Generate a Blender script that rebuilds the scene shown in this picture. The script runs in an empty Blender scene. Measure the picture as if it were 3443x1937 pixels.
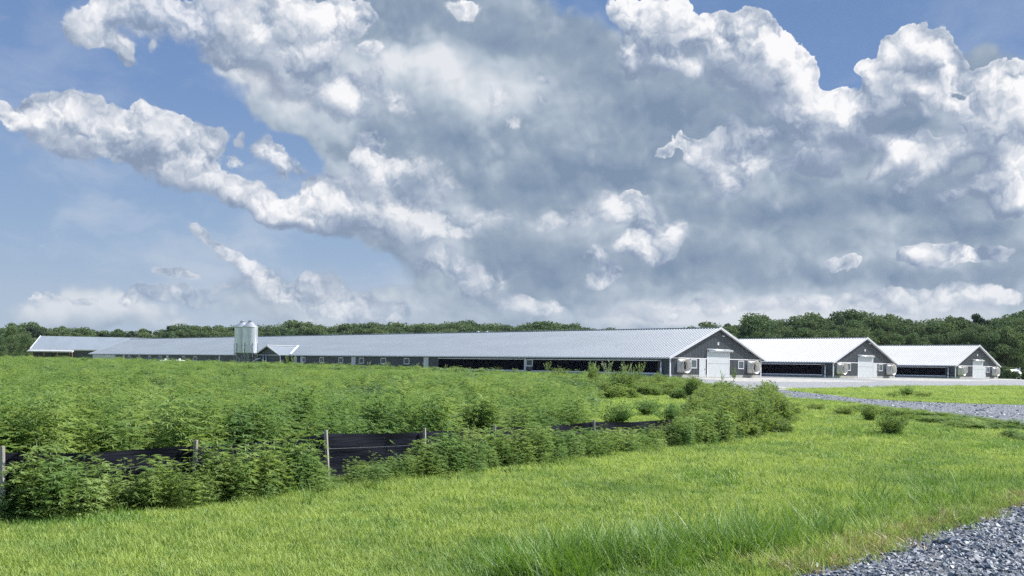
import bpy, bmesh, math, random
import numpy as np
from mathutils import Vector, Matrix
from math import radians as R, sin, cos, pi

S = bpy.context.scene
# ------------------------------------------------------------------ camera
F, HOR, ROLL, CAMH = 3383.0, 1228.1, 0.0157, 1.60
cam_d = bpy.data.cameras.new("camera"); cam = bpy.data.objects.new("camera", cam_d)
S.collection.objects.link(cam); S.camera = cam
cam.location = (0, 0, CAMH)
cam_d.sensor_width = 36.0; cam_d.lens = 36.0 * F / 3443.0
cam_d.shift_y = (HOR - 968.5) / 3443.0
cam_d.clip_start = 0.1; cam_d.clip_end = 5000
cam.matrix_world = Matrix.Translation((0, 0, CAMH)) @ Matrix.Rotation(R(90), 4, 'X') @ Matrix.Rotation(ROLL, 4, 'Z')

def ray(px, py):
    """direction (x, 1, z) seen at a photograph pixel"""
    dx, dy = (px - 1721.5) / F, (HOR - py) / F
    return dx * cos(ROLL) - dy * sin(ROLL), dx * sin(ROLL) + dy * cos(ROLL)

# ------------------------------------------------------------------ sun and sky
SUN_AZ, SUN_EL = R(76), R(50)          # azimuth clockwise from +Y
sd = bpy.data.lights.new("sun", 'SUN'); so = bpy.data.objects.new("sun", sd); S.collection.objects.link(so)
sd.energy = 5.0; sd.angle = R(0.55); sd.color = (1.0, 0.955, 0.88)
so.rotation_euler = (R(90) - SUN_EL, 0, pi - SUN_AZ)
S.view_settings.view_transform = 'Standard'; S.view_settings.look = 'None'
EXPO = 0.62; S.view_settings.exposure = EXPO; S.view_settings.gamma = 1.0
S.render.engine = 'CYCLES'

def lin(r, g, b):
    f = lambda c: (c / 255 / 12.92) if c / 255 <= 0.04045 else ((c / 255 + 0.055) / 1.055) ** 2.4
    return (f(r), f(g), f(b), 1.0)

class G:
    """small node-graph writer"""
    def __init__(s, nt): s.nt = nt; s.n = nt.nodes; s.l = nt.links
    def new(s, t, **k):
        n = s.n.new(t)
        for a, v in k.items(): setattr(n, a, v)
        return n
    def put(s, sock, v):
        if isinstance(v, bpy.types.NodeSocket): s.l.new(v, sock)
        elif v is not None: sock.default_value = v
    def m(s, op, a, b=None, c=None, clamp=False):
        n = s.new('ShaderNodeMath', operation=op, use_clamp=clamp)
        s.put(n.inputs[0], a)
        if b is not None: s.put(n.inputs[1], b)
        if c is not None: s.put(n.inputs[2], c)
        return n.outputs[0]
    def vm(s, op, a, b=None, sc=None):
        n = s.new('ShaderNodeVectorMath', operation=op); s.put(n.inputs[0], a)
        if b is not None: s.put(n.inputs[1], b)
        if sc is not None: s.put(n.inputs['Scale'], sc)
        return n.outputs[0]
    def mr(s, v, a, b, c=0.0, d=1.0, smooth=True):
        n = s.new('ShaderNodeMapRange', interpolation_type='SMOOTHSTEP' if smooth else 'LINEAR')
        s.put(n.inputs[0], v)
        for i, q in enumerate((a, b, c, d)): s.put(n.inputs[i + 1], q)
        return n.outputs[0]
    def mix(s, f, a, b, t='MIX'):
        n = s.new('ShaderNodeMix', data_type='RGBA', blend_type=t)
        s.put(n.inputs[0], f); s.put(n.inputs[6], a); s.put(n.inputs[7], b)
        return n.outputs[2]
    def noise(s, v, scale, detail=3, rough=0.5, dist=0.0, out=0, dim='2D'):
        n = s.new('ShaderNodeTexNoise', noise_dimensions=dim); s.put(n.inputs['Vector'], v)
        n.inputs['Scale'].default_value = scale; n.inputs['Detail'].default_value = detail
        n.inputs['Roughness'].default_value = rough; n.inputs['Distortion'].default_value = dist
        return n.outputs[out]
    def vor(s, v, scale, detail=0.0, rough=0.5, feature='F1', smooth=None, out='Distance', dim='2D'):
        n = s.new('ShaderNodeTexVoronoi', voronoi_dimensions=dim, feature=feature)
        s.put(n.inputs['Vector'], v); n.inputs['Scale'].default_value = scale
        n.inputs['Detail'].default_value = detail; n.inputs['Roughness'].default_value = rough
        if smooth is not None: n.inputs['Smoothness'].default_value = smooth
        return n.outputs[out]

def ae(px, py):
    x, z = ray(px, py)
    return math.atan2(x, 1.0), math.asin(z / math.sqrt(1 + x * x + z * z))

AZR, ELR = (-0.51, 0.51), (-0.02, 0.41)   # the part of the sky whose clouds are laid out one by one
NA, NE = 256, 128
def field(lst, shade=False):  # noqa
    """soft ellipses placed by azimuth and elevation; rows: x, y, rx, ry, rot, weight"""
    A = np.linspace(*AZR, NA)[None, :]; E = np.linspace(*ELR, NE)[:, None]
    tot = np.zeros((NE, NA)); sh = np.zeros((NE, NA))
    for (x, y, rx, ry, rot, w) in lst:
        a, e = ae(x, y); dx, dy = (A - a) / cos(a) ** 2, (E - e) / cos(a); t = R(-rot)
        u = (dx * cos(t) + dy * sin(t)) / (rx / F); v = (-dx * sin(t) + dy * cos(t)) / (ry / F)
        c = np.clip(1 - np.sqrt(u * u + v * v), 0, 1)
        c = c * c * (3 - 2 * c) * .5 + c * .5
        tot += w * c
        rr = (rx * ry) ** .5 / F
        sh += w * c * (.50 + .42 * np.clip((dy * .92 + dx * .38) / rr, -1.2, 1.2))
    if not shade: return tot
    cl_ = np.minimum(tot, 1.6)
    def shift(f, da, de):
        i = int(round(da / (AZR[1] - AZR[0]) * NA)); j = int(round(de / (ELR[1] - ELR[0]) * NE))
        return np.pad(f, ((0, j), (0, i)), mode='edge')[j:, i:]
    rise = (cl_ - shift(cl_, .008, .020)) * .45 + (cl_ - shift(cl_, .022, .060)) * .30
    return tot, np.clip(sh / (tot + .12) * .50 + .16 + rise * .50 + field(CSH) + .38 * np.exp(-tot * 7), -.1, .98)

def table(g, az, el, fld, rank):
    """a smooth function of azimuth and elevation, written as sums of products of curve nodes"""
    U, s, V = np.linalg.svd(fld, full_matrices=False)
    rank = min(rank, int((s > s[0] * .0015).sum())); rank += (-rank) % 3
    tx = g.m('DIVIDE', g.m('SUBTRACT', az, AZR[0]), AZR[1] - AZR[0], clamp=True)
    ty = g.m('DIVIDE', g.m('SUBTRACT', el, ELR[0]), ELR[1] - ELR[0], clamp=True)
    def curves(t, rows):
        lo, hi = rows.min(1), rows.max(1)
        n = g.new('ShaderNodeRGBCurve'); mp = n.mapping
        k = rows.shape[1]
        for c in range(3):
            cu = mp.curves[c]; y = (rows[c] - lo[c]) / (hi[c] - lo[c])
            cu.points[0].location = (0, y[0]); cu.points[1].location = (1, y[-1])
            for i in range(1, k - 1): cu.points.new(i / (k - 1), y[i])
            for p in cu.points: p.handle_type = 'VECTOR'
        mp.update()
        cb = g.new('ShaderNodeCombineXYZ')
        for i in range(3): g.l.new(t, cb.inputs[i])
        g.l.new(cb.outputs[0], n.inputs['Color'])
        ma = g.new('ShaderNodeVectorMath', operation='MULTIPLY_ADD'); g.l.new(n.outputs[0], ma.inputs[0])
        ma.inputs[1].default_value = tuple(hi - lo); ma.inputs[2].default_value = tuple(lo)
        return ma.outputs[0]
    tot = None
    for k in range(0, rank, 3):
        q = np.sqrt(s[k:k + 3])[:, None]
        d = g.new('ShaderNodeVectorMath', operation='DOT_PRODUCT')
        g.l.new(curves(tx, V[k:k + 3] * q), d.inputs[0]); g.l.new(curves(ty, U[:, k:k + 3].T * q), d.inputs[1])
        tot = d.outputs['Value'] if tot is None else g.m('ADD', tot, d.outputs['Value'])
    return tot

def z3(l): return [(x / 1.268, y / 1.268, rx / 1.268, ry / 1.268, r, w) for x, y, rx, ry, r, w in l]
def z4(l): return [(1721 + x / 1.268, y / 1.268, rx / 1.268, ry / 1.268, r, w) for x, y, rx, ry, r, w in l]
CRISP = z3([  # cumulus with sharp sunlit edges, left half
 (30,490,75,70,0,1.1),(110,495,110,95,0,1.2),(190,465,130,105,0,1.3),(190,570,170,100,15,1.1),(300,475,130,115,0,1.3),(300,580,200,130,10,1.2),(400,520,150,120,0,1.2),(450,640,200,110,12,1.2),(585,520,150,115,0,1.3),(580,640,210,130,12,1.2),(690,580,150,130,0,1.2),(720,710,180,110,20,1.2),(800,570,130,110,0,1.2),(840,680,140,140,0,1.2),(890,620,100,90,0,1.1),(910,760,100,90,40,1.2),(965,815,60,60,40,1.0),
 (950,600,70,60,0,.8),(1000,680,45,60,30,.8),(1035,590,26,55,0,.8),(1170,640,110,100,0,1.3),(1200,720,70,80,0,1.2),(1270,720,50,40,30,.8),(1110,650,60,70,0,.7),(1130,530,24,42,0,.7),(1317,638,24,24,0,.9),(1400,640,30,70,0,.7),
 (1010,820,90,80,30,1.2),(1080,855,140,95,10,1.3),(1180,895,180,85,5,1.3),(1300,925,220,80,5,1.3),(1340,840,80,70,0,1.1),(1420,880,160,90,8,1.3),(1540,905,170,95,5,1.3),(1660,935,140,90,0,1.2),(1735,950,80,70,0,1.1),(1040,925,110,45,10,.7),
 (850,1000,70,40,30,1.1),(920,1050,130,44,32,1.1),(1010,1110,130,42,25,1.1),(1110,1135,130,40,12,.9),(1180,1040,60,45,0,.6),(870,915,100,28,-5,.7),(780,1170,200,32,3,.8),
 (600,1235,85,52,0,1.1),(560,1270,80,45,0,1.0),(700,1250,110,52,0,1.1),(780,1245,110,48,10,1.1),(820,1290,110,46,10,.9),(900,1275,75,58,0,1.1),(970,1230,85,42,10,1.1),(640,1295,180,45,0,.8),
 (1080,1200,130,80,20,1.1),(1170,1220,100,90,0,1.1),(1300,1205,85,70,0,1.1),(1240,1290,190,100,20,1.1),(1370,1265,130,100,20,1.1),(1440,1315,150,85,10,1.1),(1560,1335,170,55,8,1.1),(1660,1330,80,34,0,.8),(1130,1370,120,40,0,.9),(1490,1200,50,45,40,.6),
 (70,1200,50,30,0,.6),(260,1240,60,42,0,.6),(180,1270,190,65,5,.8),(370,1285,95,34,0,.9),(420,1315,70,20,0,.7),(200,1335,230,45,0,.7),(80,1340,150,40,0,.6),
 (370,120,110,70,0,1.2),(350,170,85,52,0,1.1),(440,165,110,58,10,1.1),(530,205,80,75,20,1.1),(530,250,36,40,0,1.0),(640,195,50,42,0,.9),(250,30,60,70,0,.7),(170,50,60,50,0,.5),(430,60,150,90,0,1.2),(580,95,160,110,10,1.2),(720,100,170,100,0,1.2),(600,20,300,70,0,1.2),(850,90,190,130,10,1.4),(208,180,24,42,0,.7),(285,272,42,28,0,.7),(345,255,30,24,0,.5),(610,340,36,24,0,.5),
 (980,60,150,110,0,1.2),(930,210,150,140,10,1.1),(960,290,130,80,10,1.0),(1080,200,190,150,10,1.2),(1200,100,210,160,0,1.3),(1250,220,190,160,0,1.2),(1400,90,180,130,0,1.4),(1480,60,100,100,0,1.3),(1380,210,150,120,30,1.2),(1310,250,130,90,0,1.3),(1560,190,80,50,0,1.1),(1560,70,70,90,0,.8),(1200,340,220,120,10,1.0),(1300,420,220,100,15,1.0),(1060,390,80,60,20,.9),(1090,450,50,36,30,.9),
 (1440,400,90,85,30,1.3),(1480,460,60,60,0,1.1),(1580,330,70,70,0,1.0),(1700,430,60,46,0,1.2),(1740,480,60,46,40,.9),(1560,640,52,70,10,1.2),(1560,720,70,56,0,1.1),(1620,740,70,56,0,.9),(1660,680,80,70,40,.8),(1780,800,120,100,30,.7),(1880,830,140,90,20,.8),(1900,960,140,46,10,1.1),(2050,930,105,50,0,1.1),(1980,1000,60,30,0,.8),(1780,1040,140,70,10,.7),(1880,1060,130,90,20,.8),(1880,1130,70,60,0,1.1),(1960,1200,100,66,35,1.0),(2050,1240,80,66,40,1.0),(1800,1140,46,46,0,.6),(2150,1180,46,52,0,.7),(1830,1297,46,16,0,.8),(1950,1330,70,36,0,.5),(1975,40,80,50,0,1.2),(2110,480,70,110,0,1.1)]) + z4([
 (20,520,70,70,0,1.1),(130,420,50,60,0,.9),(150,330,60,50,0,.7),
 (490,40,90,100,0,1.3),(600,50,140,120,0,1.4),(700,40,75,100,0,1.4),(540,150,120,100,0,1.3),(490,230,66,90,0,1.2),(520,290,66,66,0,1.1),(640,130,140,110,0,1.3),(700,180,100,66,0,1.3),(700,270,120,66,5,1.3),(790,290,66,50,10,1.2),(620,250,120,80,0,1.1),
 (800,120,85,75,0,1.4),(860,110,85,75,0,1.4),(900,170,160,140,0,1.4),(1000,100,95,95,0,1.6),(1060,140,105,105,0,1.5),(1000,230,200,160,0,1.4),(1150,190,85,75,0,1.5),(1190,250,95,85,0,1.4),(1230,300,90,85,0,1.4),(1265,330,60,60,0,1.3),(1120,330,190,130,0,1.3),(1060,420,170,90,0,.8),(960,330,160,110,0,1.0),(1070,360,36,46,0,.6),
 (1190,400,70,46,0,1.0),(1240,400,85,65,0,1.3),(1180,480,110,75,0,1.4),(1290,440,95,95,0,1.4),(1370,420,95,65,0,1.4),(1430,450,80,75,0,1.4),(1400,530,140,105,0,1.3),(1490,530,85,85,0,1.3),(1240,570,200,120,0,1.3),(1380,640,190,105,0,1.2),(1540,590,100,66,0,1.0),(1620,590,80,45,0,.8),(1180,700,180,95,0,1.0),(1330,730,140,66,0,.8),
 (720,590,60,58,0,1.2),(660,640,70,28,-20,.9),(780,640,90,80,0,1.3),(870,610,70,70,0,1.3),(850,690,120,100,0,1.3),(960,660,90,90,0,1.3),(900,780,120,85,0,1.2),(830,870,80,26,-25,1.0),(900,850,100,46,-20,.9),(960,570,80,66,0,1.1),(1060,560,90,56,0,1.2),(940,530,36,48,0,1.0),(1040,640,110,90,0,1.1),(980,800,130,56,-10,.9),(1030,720,130,90,0,1.0),
 (1120,870,36,46,0,.9),(1300,870,48,20,-35,.9),(1390,830,26,20,-30,.7),(770,870,30,16,0,.7),
 (1510,290,70,46,10,1.2),(1500,250,36,36,0,1.0),(1480,290,46,18,0,.9),(1620,220,80,80,0,1.4),(1700,160,65,75,0,1.5),(1740,170,95,85,0,1.5),(1830,160,52,58,0,1.4),(1845,230,65,95,0,1.4),(1740,270,190,120,0,1.4),(1600,310,130,95,0,1.2),(1880,310,95,85,0,1.4),(1930,350,85,65,0,1.3),(1560,370,120,120,0,1.3),(1520,440,90,80,0,1.2),(1640,350,120,100,0,1.2),(1720,370,110,50,10,1.2),(1800,400,120,55,10,1.4),(1880,440,120,45,15,1.4),(1640,440,90,40,10,1.2),(1740,470,110,40,10,1.1),
 (2000,350,80,80,0,1.4),(2080,300,85,75,0,1.5),(2160,310,70,85,0,1.4),(2100,400,170,140,0,1.4),(2180,400,90,140,0,1.4),(2000,470,140,100,0,1.2),(2100,560,210,120,-20,1.3),(1950,600,170,100,-30,1.2),(1720,610,100,66,-20,1.2),(1640,680,120,66,-35,1.2),(1560,750,90,40,-35,1.1),(1760,700,130,90,-30,1.2),(1700,800,140,66,-25,1.1),(1850,690,120,90,-30,1.1),(2100,690,130,80,0,1.2),(2000,770,140,66,-10,1.3),(2080,800,140,90,0,1.4),(1860,830,90,46,0,1.2),(2120,870,120,76,0,1.2),(2180,780,70,130,0,1.3),
 (500,880,100,60,0,1.0),(430,880,70,70,0,.9),(520,920,100,80,0,.9),(620,970,120,70,10,.9),(330,930,140,60,0,.8),(690,1000,60,70,0,.9),(150,960,140,60,0,.7),
 (530,1015,58,50,0,1.3),(462,1035,38,40,0,1.2),(540,1070,85,58,0,1.2),(620,1090,80,52,10,1.1),(660,1060,60,66,0,.9),(440,1155,65,48,0,1.3),(375,1190,60,38,0,1.3),(345,1208,40,34,0,1.2),(378,1090,34,56,0,1.1),(312,1100,24,24,0,1.0),
 (1800,1090,250,66,0,1.1),(1900,1110,180,46,0,1.2),(1700,1080,120,46,0,.9),(2050,1080,140,50,0,.9),(1380,1130,160,46,-8,.9),(1200,1290,330,56,0,.8),(1500,1270,280,52,0,.9),(1700,1260,280,56,0,1.0),(1850,1250,80,80,0,1.1),(1960,1250,160,90,0,1.1),(2100,1260,160,80,0,1.0),(900,1300,300,56,0,.8),(600,1340,300,48,0,.9),(100,1310,170,46,0,1.0),(40,1290,60,36,0,.9),(1600,1330,560,50,0,.9)])
CRISP.append((1721 + 1550 / 1.268, 470 / 1.268, 90, 70, 0, 1.2))
def widen(b):
    X, Y, rx, ry, r, w = b; zx = (X - 1721) * 1.268; zy = Y * 1.268
    if 1380 < X * 1.268 < 2200 and zy > 300: return (X, Y, rx * 1.9, ry * 1.8, r, w * .72)
    if 0 < zx < 700 and zy > 820: return (X, Y, rx * 1.45, ry * 1.4, r, w)
    if zx > 1500 and zy > 540 and zy < 1000: return (X, Y, rx * 1.1, ry * 1.15, r, w * 1.12)
    return b
CRISP = [widen(b) for b in CRISP if not (b[5] <= .75 and min(b[2], b[3]) < 36) and not (b[0] < 300 and b[1] < 120 and b[5] < 1)]
CSH = z3([   # shaded hollows and lit crowns of the cumulus
 (330,600,330,70,8,-.32),(600,660,300,70,12,-.30),(830,640,80,80,0,-.12),(1190,960,300,26,5,-.3),(1450,960,160,24,5,-.2),(1300,870,90,30,10,-.1),(560,70,230,60,0,-.25),(800,60,140,60,0,-.1),(960,190,130,130,0,-.30),(1080,330,260,80,10,-.35),(1290,440,260,60,15,-.30),(1180,200,110,80,0,-.15),(1120,60,120,60,0,-.1),(1300,240,110,70,0,.22),(1440,390,80,80,0,.3),(1480,60,90,70,0,.15),(1020,70,70,40,0,.2),(1560,190,70,40,0,.2),(1700,430,50,40,0,.25),(1780,800,140,90,0,-.2),(1880,1080,130,70,0,-.2),(1200,1300,260,40,0,-.12),(700,1310,260,25,0,-.25),(660,690,60,70,0,-.1),(2110,500,60,90,0,.3),(300,430,60,40,0,.15),(590,460,80,40,0,.2)]) + z4([
 (1000,320,200,100,0,-.42),(930,240,120,120,0,-.22),(1150,300,60,60,0,-.12),(620,310,240,50,0,-.30),(600,90,60,60,0,-.12),(730,220,60,24,0,-.3),(1000,420,260,60,0,-.35),(1240,590,200,60,0,-.22),(1360,600,200,60,0,-.15),(1440,600,200,60,0,-.22),(1240,700,260,60,0,-.25),(1560,520,60,90,0,-.25),(1700,520,170,60,0,-.5),(1640,560,90,50,0,-.35),(1740,300,120,70,0,-.18),(1640,360,100,50,0,-.22),(1700,420,60,26,0,-.25),(2080,420,120,60,0,-.2),(1980,560,170,60,-25,-.22),(1950,700,200,60,-20,-.22),(2100,640,120,50,0,-.15),(880,760,80,60,0,-.06),(980,830,170,30,-10,-.2),(2100,900,160,40,0,-.2),(1060,640,120,60,0,-.25),(1010,60,80,40,0,.12),(690,30,70,60,0,.12),(1180,460,80,40,0,.2),(1320,400,100,40,0,.12),(1800,390,100,36,0,.25),(2080,270,90,50,0,.15),(560,990,120,30,0,.1)])
MASS = [   # soft grey cloud deck
 (1150,150,480,360,10,2.2),(900,230,260,170,10,1.4),(1060,390,240,140,15,1.4),(1260,520,240,190,20,1.4),(1500,200,620,460,0,2.6),(1500,560,520,420,20,2.4),(2100,560,900,520,0,3.0),(2000,880,620,330,0,2.4),(2750,760,900,430,0,3.0),(3300,700,620,560,0,3.0),
 (2400,1080,1300,260,0,2.4),(3200,1080,900,260,0,2.4),(1750,1040,420,280,0,1.4),(1400,760,330,190,20,1.3),(1530,880,260,170,20,1.2),(2350,330,330,260,0,1.6),(3250,420,360,260,0,1.6),
 (980,1030,460,150,8,1.1),(480,1070,500,120,0,.9),(150,1060,350,120,0,.9),(1350,1070,400,110,0,.9),(680,705,90,28,0,.4),
 (2330,-20,90,60,0,-2.5),(2850,140,190,230,0,-2.2),(3060,-60,760,220,0,-2.8),(1230,0,90,70,20,-1.6),(860,290,110,50,0,-.9),
]
LIGHT = z3([(1080,360,260,120,10,.25),(1250,560,200,120,20,.25),(1900,330,300,160,0,.18),(1250,420,380,200,15,.4),(1500,430,160,150,0,.45),(1600,700,160,120,0,.35),(1000,330,200,110,0,.2),(650,1320,950,160,0,.6),(150,1290,500,150,0,.45),(1650,1340,500,110,0,.45),(1300,1290,300,140,0,.2),
 (1100,300,400,200,0,.35),(1500,300,250,180,0,.35),(1900,280,420,180,0,.62),(1750,620,180,140,30,.2),(1900,880,260,120,20,.55),(2060,930,180,60,0,.3),(1850,1080,220,120,20,.45),(2130,420,200,140,0,.5),(1400,520,200,100,20,.35),
 (1850,100,200,110,0,-.18),(2100,150,220,90,0,-.22),(1900,600,260,120,0,-.28),(2150,800,260,110,0,-.28),(1640,560,130,80,0,-.15),(2140,1080,160,110,0,-.12)]) + z4([
 (260,130,240,160,0,-.24),(450,350,260,120,0,-.12),(100,400,260,200,30,.35),(330,560,260,130,10,.25),(600,480,420,110,0,-.18),(300,760,420,120,0,-.34),(650,760,200,160,0,-.3),(650,900,160,100,0,-.15),(1050,950,620,110,0,-.30),(1400,880,500,80,0,-.24),(1900,960,420,70,0,-.36),(2100,950,200,60,0,-.15),(450,900,260,110,0,.5),(600,1000,200,130,0,.3),(200,980,260,90,0,.35),(200,1180,300,100,0,-.16),(900,1140,500,60,0,-.05),(1800,1090,420,80,0,.5),(1400,1140,240,50,0,.3),(1300,1230,400,50,0,-.08),(1500,1330,1400,130,0,.95),(600,1350,700,90,0,.7),(1850,830,120,50,0,-.2),(1350,770,300,70,0,-.05),(1560,560,160,80,0,.1),(1700,510,190,60,0,-.35)])

SOFT = [(1600,450,620,420,20,1.5),(1750,800,700,300,0,1.3),(2500,1040,1500,170,0,1.2),(700,1040,800,150,0,1.4),(620,60,420,130,0,.8),(900,330,300,140,10,.9),(2600,700,500,120,0,.7),(770,850,200,80,20,.8),(930,540,130,130,0,.5),(3100,640,300,120,-20,.5),(2050,900,260,120,0,-1.0),(2200,100,260,160,0,-.6)]
world = bpy.data.worlds.new("World"); S.world = world; world.use_nodes = True
g = G(world.node_tree); g.n.clear()
tc = g.new('ShaderNodeTexCoord')
sep = g.new('ShaderNodeSeparateXYZ'); g.l.new(tc.outputs['Generated'], sep.inputs[0])
az = g.m('ARCTAN2', sep.outputs[0], sep.outputs[1]); el = g.m('ARCSINE', sep.outputs[2])
cmb = g.new('ShaderNodeCombineXYZ'); g.l.new(az, cmb.inputs[0]); g.l.new(el, cmb.inputs[1])
P0 = cmb.outputs[0]

def split(v):
    n = g.new('ShaderNodeSeparateXYZ'); g.l.new(v, n.inputs[0]); return n.outputs[0], n.outputs[1]
cf, lf = field(CRISP, True)
w1 = g.vm('SUBTRACT', g.noise(P0, 26, 3, .55, out=1), (.5, .5, .5)); p1 = g.vm('ADD', P0, g.vm('SCALE', w1, sc=.018))
w2 = g.vm('SUBTRACT', g.noise(P0, 95, 3, .6, out=1), (.5, .5, .5)); p2 = g.vm('ADD', p1, g.vm('SCALE', w2, sc=.0095))
a1, e1 = split(p1)
C0 = table(g, a1, e1, np.minimum(cf, 1.5), 39)
L0 = table(g, a1, e1, lf, 27)
def bill(p, scale, det=3.2):
    """rounded billows: domes with creases between them, three sizes"""
    v = g.new('ShaderNodeTexVoronoi', voronoi_dimensions='2D', feature='F1'); g.put(v.inputs['Vector'], p)
    v.inputs['Scale'].default_value = scale; v.inputs['Detail'].default_value = det
    v.inputs['Roughness'].default_value = .50; v.inputs['Lacunarity'].default_value = 2.3; v.normalize = True
    x = v.outputs['Distance']
    return g.m('MULTIPLY_ADD', g.m('MULTIPLY', x, x), -7.5, 1.0)
def off(p, k): return g.vm('ADD', p, (k * .42, k, 0))
b0 = bill(p2, 19); b1 = bill(off(p2, .0042), 19); b2 = bill(off(p2, .0125), 19)
e0 = g.noise(p2, 30, 9, .62)
wisp = g.mr(L0, .15, .60, 2.6, 1.5)          # undersides fray, tops stay crisp
d0 = g.m('MULTIPLY_ADD', C0, 1.15, g.m('MULTIPLY_ADD', b0, .42, -.36))
d0 = g.m('ADD', d0, g.m('MULTIPLY', g.m('SUBTRACT', e0, .5), g.m('MULTIPLY', wisp, g.mr(C0, .02, .30))))
SF = table(g, a1, e1, np.clip(field(SOFT), 0, 1.4), 9)
relief = g.m('ADD', g.m('MULTIPLY', g.m('SUBTRACT', b0, b1), .42), g.m('MULTIPLY', g.m('SUBTRACT', b0, b2), .34))
relief = g.m('MULTIPLY', relief, g.mr(L0, .0, .55, .35, 1.0))
big = g.noise(p1, 8, 3, .5)
lit = g.m('ADD', relief, g.m('MULTIPLY_ADD', L0, .98, g.m('MULTIPLY_ADD', big, .30, -.20)))
lit = g.m('ADD', lit, g.m('MULTIPLY_ADD', g.noise(p2, 55, 6, .62), .34, -.17))
rim = g.m('MULTIPLY', g.mr(d0, .10, .50, .18, 0.0), g.m('MULTIPLY', g.mr(L0, .25, .6, .3, 1.0), g.m('MULTIPLY_ADD', SF, -.6, 1.0, clamp=True)))
lit = g.m('ADD', lit, rim, clamp=True)
cr = g.new('ShaderNodeValToRGB'); g.l.new(lit, cr.inputs[0])
E_ = cr.color_ramp.elements
E_[0].position = 0.0; E_[0].color = lin(138, 154, 179)
E_[1].position = 1.0; E_[1].color = lin(251, 251, 253)
for ps, c in ((.25, (160, 174, 196)), (.5, (188, 198, 213)), (.75, (222, 226, 234))):
    e = E_.new(ps); e.color = lin(*c)
soft = g.m('MULTIPLY', g.mr(L0, .10, .65, .62, .13), g.m('MULTIPLY_ADD', SF, 2.6, 1.0))
alpha = g.m('DIVIDE', g.m('SUBTRACT', d0, .02), soft, clamp=True)
alpha = g.m('MULTIPLY', g.mr(alpha, 0, 1), g.m('MULTIPLY_ADD', SF, -.30, 1.0))

# grey deck
wm = g.vm('ADD', P0, g.vm('SCALE', g.vm('SUBTRACT', g.noise(P0, 9, 4, .55, out=1), (.5, .5, .5)), sc=.05))
a2, e2 = split(wm)
mc = table(g, a2, e2, np.clip(field(MASS), -.5, 1.5), 15); ml = table(g, a2, e2, field(LIGHT), 18)
stretch = g.vm('MULTIPLY', p1, (1, 1.35, 1))
mn = g.noise(stretch, 9, 8, .55); mn2 = g.noise(g.vm('ADD', stretch, (.004, .014, 0)), 9, 8, .55)
B0 = bill(p1, 8.5, 3.0); B2 = bill(off(p1, .016), 8.5, 3.0); B1 = bill(off(p1, .006), 8.5, 3.0)
md = g.m('ADD', g.m('MULTIPLY_ADD', B0, .3, mc), g.m('MULTIPLY_ADD', mn, 1.4, -1.05))
malpha = g.mr(md, .0, .45)
mlit = g.m('ADD', g.m('MULTIPLY', ml, .95), g.m('ADD', g.m('MULTIPLY', g.m('SUBTRACT', mn, mn2), .5), g.m('MULTIPLY_ADD', mn, .35, .13)))
mlit = g.m('MULTIPLY_ADD', g.m('SUBTRACT', B0, B2), .26, g.m('MULTIPLY_ADD', g.m('SUBTRACT', B0, B1), .20, mlit), clamp=True)
mr_ = g.new('ShaderNodeValToRGB'); g.l.new(mlit, mr_.inputs[0]); E2 = mr_.color_ramp.elements
E2[0].position = 0; E2[0].color = lin(128, 148, 174); E2[1].position = 1; E2[1].color = lin(228, 232, 238)
for ps, c in ((.3, (150, 167, 187)), (.6, (183, 196, 210))):
    e = E2.new(ps); e.color = lin(*c)

# clear sky: physical sky for the light, tinted towards the photograph's blue
sky = g.new('ShaderNodeTexSky', sky_type='NISHITA'); sky.sun_disc = False
sky.sun_elevation = SUN_EL; sky.sun_rotation = SUN_AZ; sky.air_density = 1.0; sky.dust_density = 1.2; sky.ozone_density = 1.5
blue = g.new('ShaderNodeValToRGB'); g.l.new(g.m('MULTIPLY', el, 1 / 0.42), blue.inputs[0]); E3 = blue.color_ramp.elements
E3[0].position = 0; E3[0].color = lin(181, 196, 214); E3[1].position = 1; E3[1].color = lin(102, 135, 184)
for ps, c in ((.12, (172, 191, 213)), (.3, (149, 176, 209)), (.6, (121, 152, 199))):
    e = E3.new(ps); e.color = lin(*c)
veil = g.m('MULTIPLY', g.mr(g.noise(g.vm('MULTIPLY', wm, (1, 2.2, 1)), 5.5, 7, .6), .42, .75), g.mr(el, .02, .38, .55, .16))
clr = g.mix(veil, blue.outputs[0], lin(206, 214, 226))
cl = g.mix(malpha, clr, mr_.outputs[0])
front = g.mix(alpha, cl, cr.outputs[0])
hz = g.mr(el, -.01, .11, .50, 0.0)
front = g.mix(hz, front, lin(178, 193, 211))
bgA = g.new('ShaderNodeBackground'); g.l.new(front, bgA.inputs[0]); bgA.inputs[1].default_value = 1.0 / 2 ** EXPO
bgB = g.new('ShaderNodeBackground'); g.l.new(sky.outputs[0], bgB.inputs[0]); bgB.inputs[1].default_value = 0.11
# this part of the sky is cloud and haze; the physical sky fills the rest (high overhead and behind)
side = g.m('MULTIPLY', g.mr(el, .50, .80, 1.0, 0.0), g.mr(g.m('ABSOLUTE', az), .9, 1.3, 1.0, 0.0))
mx = g.new('ShaderNodeMixShader'); g.l.new(side, mx.inputs[0]); g.l.new(bgB.outputs[0], mx.inputs[1]); g.l.new(bgA.outputs[0], mx.inputs[2])
wo = g.new('ShaderNodeOutputWorld'); g.l.new(mx.outputs[0], wo.inputs[0])
world.cycles.sampling_method = 'MANUAL'; world.cycles.sample_map_resolution = 512

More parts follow.
